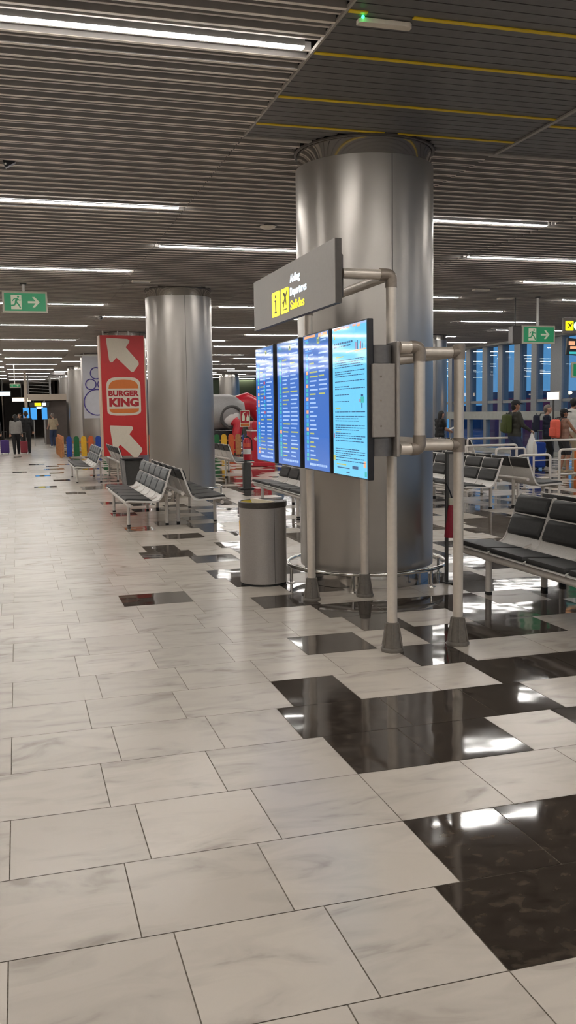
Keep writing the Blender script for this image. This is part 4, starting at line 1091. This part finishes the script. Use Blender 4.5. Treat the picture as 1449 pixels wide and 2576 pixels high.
def person(label, loc, rz, h, shirt, trousers, hands, feet=((-.10, -.02), (.10, .06)), sleeves='long', skin='skin', hair='hair_black', cap=None, long_hair=False, lean=0., shorts=False, head_down=0., shoes='c_white', jacket=None):
    s = h / 1.72; t = thing('person', label, 'person', loc, rz); V = lambda x, y, z: Vector((x * s, (y + max(z - .9, 0) * lean) * s, z * s))
    hip = [V(-.09, 0, .90), V(.09, 0, .90)]; sh = [V(-.185, 0, 1.405), V(.185, 0, 1.405)]; neck = V(0, .0, 1.46); head = V(0, .035 + head_down * .05, 1.60 - head_down * .02)
    ank = [V(feet[0][0], feet[0][1], .075), V(feet[1][0], feet[1][1], .075)]
    knee = []
    for i in (0, 1): k, a_ = bend(hip[i], ank[i], .43 * s, .42 * s, (0, 1, 0)); knee.append(k); ank[i] = a_
    elb = []; wr = []
    for i in (0, 1):
        tgt = Vector(hands[i]) * s; tgt.y += max(hands[i][2] - .9, 0) * lean * s
        e, w_ = bend(sh[i], tgt, .285 * s, .255 * s, (-.5 if i == 0 else .5, -1, -.3)); elb.append(e); wr.append(w_)
    S_ = []
    # head: skull, face, jaw, nose, ears
    S_ += [(head + V(0, -.02, .025) - V(0, 0, 0), .092 * s, head + V(0, .012, .03), .088 * s), (head + V(0, .02, -.02), .072 * s, head + V(0, .042, -.075), .042 * s), (head + V(0, .088, .0), .012 * s, head + V(0, .108, -.028), .014 * s)]
    S_ += [(head + V(sx_ * .088, -.005, -.01), .018 * s, head + V(sx_ * .092, -.012, .02), .018 * s) for sx_ in (-1, 1)]
    S_ += [(neck + V(0, -.01, -.05), .058 * s, head + V(0, -.015, -.06), .052 * s)]
    tors = [(V(-.13, 0, 1.37), .062 * s, V(.13, 0, 1.37), .062 * s), (V(-.10, .01, 1.27), .098 * s, V(.10, .01, 1.27), .098 * s), (V(-.085, .01, 1.12), .095 * s, V(.085, .01, 1.12), .095 * s), (V(-.075, .01, 1.02), .095 * s, V(.075, .01, 1.02), .095 * s), (V(-.085, .005, .93), .102 * s, V(.085, .005, .93), .102 * s)]
    mid = [(V(0, .005, 1.35), .10 * s, V(0, .01, .95), .11 * s)]
    S_ += tors + mid
    for i in (0, 1):
        S_ += [(hip[i], .088 * s, knee[i], .058 * s), (knee[i], .056 * s, knee[i].lerp(ank[i], .3) + V(0, -.012, 0), .056 * s), (knee[i].lerp(ank[i], .3) + V(0, -.012, 0), .056 * s, ank[i], .036 * s), (ank[i] + V(0, -.03, -.035), .034 * s, ank[i] + V(0, .15, -.045), .028 * s)]
        S_ += [(sh[i], .056 * s, elb[i], .042 * s), (elb[i], .041 * s, wr[i], .028 * s)]
        f = (wr[i] - elb[i]).normalized(); side = Vector((0, 0, 1)).cross(f); side = side.normalized() if side.length > .2 else Vector((1, 0, 0)); dn = side.cross(f)
        if dn.z > 0: dn = -dn
        palm = wr[i] + f * .075 * s
        S_ += [(wr[i] + side * .012 * s, .020 * s, palm + side * .024 * s, .017 * s), (wr[i] - side * .012 * s, .020 * s, palm - side * .024 * s, .017 * s)]
        for k, ln in ((-1.5, .062), (-.5, .074), (.5, .07), (1.5, .055)):
            b0 = palm + side * k * .0165 * s; b1 = b0 + (f * .75 + dn * .35).normalized() * ln * .55 * s; b2 = b1 + (f * .25 + dn * .9).normalized() * ln * .5 * s
            S_ += [(b0, .0105 * s, b1, .0095 * s), (b1, .0095 * s, b2, .0085 * s)]
        ts = -1 if i == 0 else 1
        th0 = wr[i] + f * .03 * s - side * ts * .022 * s; th1 = th0 + (f * .7 - side * ts * .7 + dn * .2).normalized() * .045 * s
        S_ += [(th0, .014 * s, th1, .011 * s), (th1, .011 * s, th1 + (f * .8 + dn * .5).normalized() * .028 * s, .0095 * s)]
    body_mesh('body', S_, skin, t, .0085 * s)
    g = .020 * s; cl = [(a, ra + g, b, rb + g) for a, ra, b, rb in tors + mid]
    for i in (0, 1):
        if sleeves == 'long': cl += [(sh[i], .066 * s, elb[i], .054 * s), (elb[i], .053 * s, wr[i] - (wr[i] - elb[i]).normalized() * .02 * s, .039 * s)]
        elif sleeves == 'short': cl += [(sh[i], .067 * s, sh[i].lerp(elb[i], .72), .057 * s)]
        else: cl += [(sh[i], .058 * s, sh[i] + (neck - sh[i]) * .3, .06 * s)]
    body_mesh('jacket' if jacket else 'shirt', cl, shirt, t, .013 * s)
    tr = [(V(-.085, 0, .905), .112 * s, V(.085, 0, .905), .112 * s)]
    for i in (0, 1):
        if shorts: tr += [(hip[i], .105 * s, hip[i].lerp(knee[i], .9), .082 * s)]
        else: tr += [(hip[i], .108 * s, knee[i], .084 * s), (knee[i], .084 * s, knee[i].lerp(ank[i], .35) + V(0, -.008, 0), .080 * s), (knee[i].lerp(ank[i], .35) + V(0, -.008, 0), .080 * s, ank[i] + V(0, -.005, .0), .064 * s)]
    body_mesh('shorts' if shorts else 'trousers', tr, trousers, t, .013 * s)
    for i in (0, 1):
        q = MB().rbox(ank[i] + V(0, .055, -.05), (.095 * s, .27 * s, .05 * s), .022 * s).ball(ank[i] + V(0, .02, -.025), (.048 * s, .075 * s, .05 * s), 12, 8).ball(ank[i] + V(0, .12, -.035), (.045 * s, .07 * s, .035 * s), 12, 8)
        q.build('shoe', shoes, t)
    hs = [(head + V(0, -.028, .035), .098 * s, head + V(0, -.005, .048), .094 * s)]
    if long_hair: hs += [(head + V(0, -.06, .02), .082 * s, head + V(0, -.075, -.14), .07 * s), (head + V(0, -.075, -.14), .07 * s, head + V(0, -.075, -.24), .05 * s)]
    else: hs += [(head + V(0, -.055, -.0), .07 * s, head + V(0, -.058, -.05), .055 * s)]
    if cap:
        q = MB().ball(head + V(0, -.01, .05), (.102 * s, .112 * s, .085 * s), 18, 12); q.rbox(head + V(0, .13, .045), (.15 * s, .12 * s, .014 * s), .006, rot=Matrix.Rotation(-.2, 3, 'X')); q.build('cap', cap, t)
        hs = [(head + V(0, -.055, -.0), .075 * s, head + V(0, -.06, -.06), .058 * s)]
    body_mesh('hair', hs, hair, t, .012 * s)
    for sx_ in (-1, 1): MB().ball(head + V(sx_ * .034, .086, .012), .011 * s, 8, 6).build('eye', 'eye', t)
    MB().ball(head + V(0, .086, -.062), (.024 * s, .009 * s, .007 * s), 10, 6).build('mouth', 'lips', t)
    return t, s
def backpack(label, loc, rz, m_, sc=1.):
    t = thing('backpack', label, 'backpack', loc, rz)
    MB().rbox((0, 0, 0), (.30 * sc, .17 * sc, .46 * sc), .07 * sc, 4).build('bag', m_, t)
    MB().rbox((0, -.09 * sc, -.08 * sc), (.24 * sc, .06 * sc, .22 * sc), .028 * sc, 3).build('front_pocket', m_, t)
    for x in (-.10, .10): MB().tube([(x * sc, .075 * sc, .19 * sc), (x * sc, .12 * sc, .27 * sc), (x * 1.3 * sc, .24 * sc, .27 * sc)], .016 * sc, 6).build('strap', 'black', t)
    MB().tube([(-.04 * sc, .0, .225 * sc), (0, .0, .265 * sc), (.04 * sc, .0, .225 * sc)], .01, 6).build('handle', 'black', t)
    return t
def suitcase(label, loc, rz, m_, w=.40, h=.55, d=.24, up=.42):
    t = thing('suitcase', label, 'suitcase', loc, rz)
    MB().rbox((0, 0, .05 + h / 2), (w, d, h), .04, 3).build('shell', m_, t)
    q = MB()
    for i in range(4): q.rbox((-w * .33 + w * .22 * i, -d / 2 - .002, .05 + h / 2), (.02, .012, h * .8), .004)
    q.build('rib', m_, t)
    q = MB()
    for x in (-w * .28, w * .28): q.tube([(x, d * .3, h), (x, d * .3, h + up)], .011, 6)
    q.tube([(-w * .28, d * .3, h + up), (w * .28, d * .3, h + up)], .016, 6); q.build('pull_handle', 'grey_dark', t)
    for x in (-w * .36, w * .36):
        for y in (-d * .3, d * .3): MB().tube([(x - .012, y, .028), (x + .012, y, .028)], .028, 10).build('wheel', 'black', t)
    return t
RX = -PI / 2     # facing +X
# the queue by the windows
person('person in a black cap and dark olive jacket, carrying a white bag', (11.66, 20.0, 0), RX, 1.80, 'c_olive', 'c_jeans', ((-.22, .20, .93), (.20, .30, 1.02)), ((-.1, -.05), (.1, .1)), 'long', 'skin_tan', 'hair_black', cap='c_black', long_hair=True, jacket=True, shoes='c_charcoal')
backpack('olive green backpack on the person in the black cap', (11.45, 20.0, 1.24), RX, 'c_green')
wb = thing('plastic_bag', 'white plastic carrier bag in the hand of the capped person', 'bag', (12.02, 19.79, .47))
MB().lathe([(0, 0), (.12, .005), (.155, .06), (.14, .22), (.085, .38), (.04, .48), (.025, .52)], seg=16).build('bag', 'white', wb)
for v in [k for k in bpy.data.objects if k.parent == wb][0].data.vertices: v.co.y *= .55
MB().tube([(-.03, 0, .50), (0, 0, .56), (.03, 0, .50)], .012, 6).build('handle', 'white', wb)
person('person in a navy polo shirt with folded forearms in the queue', (13.62, 21.7, 0), RX - .5, 1.68, 'c_navy', 'c_black', ((.02, .24, 1.14), (-.04, .28, 1.10)), ((-.12, 0), (.12, .05)), 'short', 'skin', 'hair_grey', shoes='c_white')
backpack('navy and red backpack on the person in the navy polo', (13.36, 21.78, 1.20), RX - .5, 'c_navy', 1.0)
suitcase('bright blue tall suitcase behind the person in navy', (13.20, 21.45, 0), RX, 'c_blue', .42, .66, .27, .35)
person('person in a black peaked cap and brown sleeveless top', (13.02, 20.0, 0), RX, 1.575, 'c_tan', 'c_charcoal', ((-.16, .36, .98), (.14, .40, 1.0)), ((-.1, .0), (.1, .08)), 'none', 'skin_tan', 'hair_black', cap='c_black', shorts=True, shoes='c_beige')
backpack('coral red backpack on the person in the peaked cap', (12.80, 20.0, 1.09), RX, 'c_salmon', 1.0)
person('person in a white shirt leaning forward at the picture edge', (13.85, 21.0, 0), RX + .4, 1.86, 'c_white', 'c_beige', ((-.2, .38, 1.05), (.22, .34, 1.02)), ((-.12, 0), (.12, .08)), 'short', 'skin_tan', 'hair_black', lean=.22, head_down=.6)
suitcase('bright orange suitcase among the queue at the picture edge', (13.15, 19.25, 0), RX + .5, 'c_orange', .44, .58, .28, .3)
person('person in a black shirt reading a white paper beside the dark column', (12.02, 24.9, 0), RX + .15, 1.575, 'c_black', 'c_black', ((-.10, .36, 1.07), (.10, .34, 1.07)), ((-.1, 0), (.1, .05)), 'short', 'skin', 'hair_black', long_hair=True, head_down=.8)
pp = thing('paper_sheet', 'white sheet of paper in the hands of the reader in black', 'paper', (12.44, 24.95, 1.04), .1)
MB().rbox((0, 0, 0), (.26, .20, .004), .001, rot=Matrix.Rotation(-.35, 3, 'Y')).build('sheet', 'white', pp)
# down the aisle
person('person with long black hair and a pale grey jacket walking away', (-.08, 40.6, 0), .05, 1.66, 'c_grey', 'c_black', ((-.24, .08, .84), (.26, .05, .84)), ((-.08, -.12), (.10, .16)), 'long', 'skin', 'hair_black', long_hair=True, jacket=True, shoes='c_charcoal')
person('tall person in a dark coat walking away pulling a red suitcase', (.36, 41.5, 0), -.05, 1.79, 'c_black', 'c_black', ((-.26, .02, .86), (.26, .10, .9)), ((-.10, .14), (.10, -.12)), 'long', 'skin', 'hair_black', jacket=True, shoes='c_black')
suitcase('dark red suitcase rolling behind the walkers in the aisle', (.23, 40.45, 0), 0, 'c_burg', .30, .50, .22, .40)
suitcase('purple suitcase at the far side of the aisle walkers', (-.55, 40.6, 0), 0, 'c_purple', .36, .55, .24, .4)
person('person in dark clothes walking beside the purple suitcase', (-.95, 41.2, 0), 0, 1.70, 'c_charcoal', 'c_charcoal', ((-.24, .08, .84), (.24, .05, .88)), ((-.1, .14), (.1, -.1)), 'long', 'skin', 'hair_grey', jacket=True, shoes='c_black')
person('distant person in black standing under the mezzanine', (.15, 53.5, 0), 2.6, 1.72, 'c_black', 'c_charcoal', ((-.24, .08, .84), (.24, .12, .9)), ((-.1, 0), (.1, .05)), 'long', 'skin', 'hair_black', shoes='c_black')
person('distant person in beige facing the blue screens', (1.75, 48.5, 0), .4, 1.70, 'c_beige', 'c_jeans', ((-.2, .2, 1.0), (.2, .22, 1.02)), ((-.1, 0), (.1, .05)), 'short', 'skin', 'hair_grey')
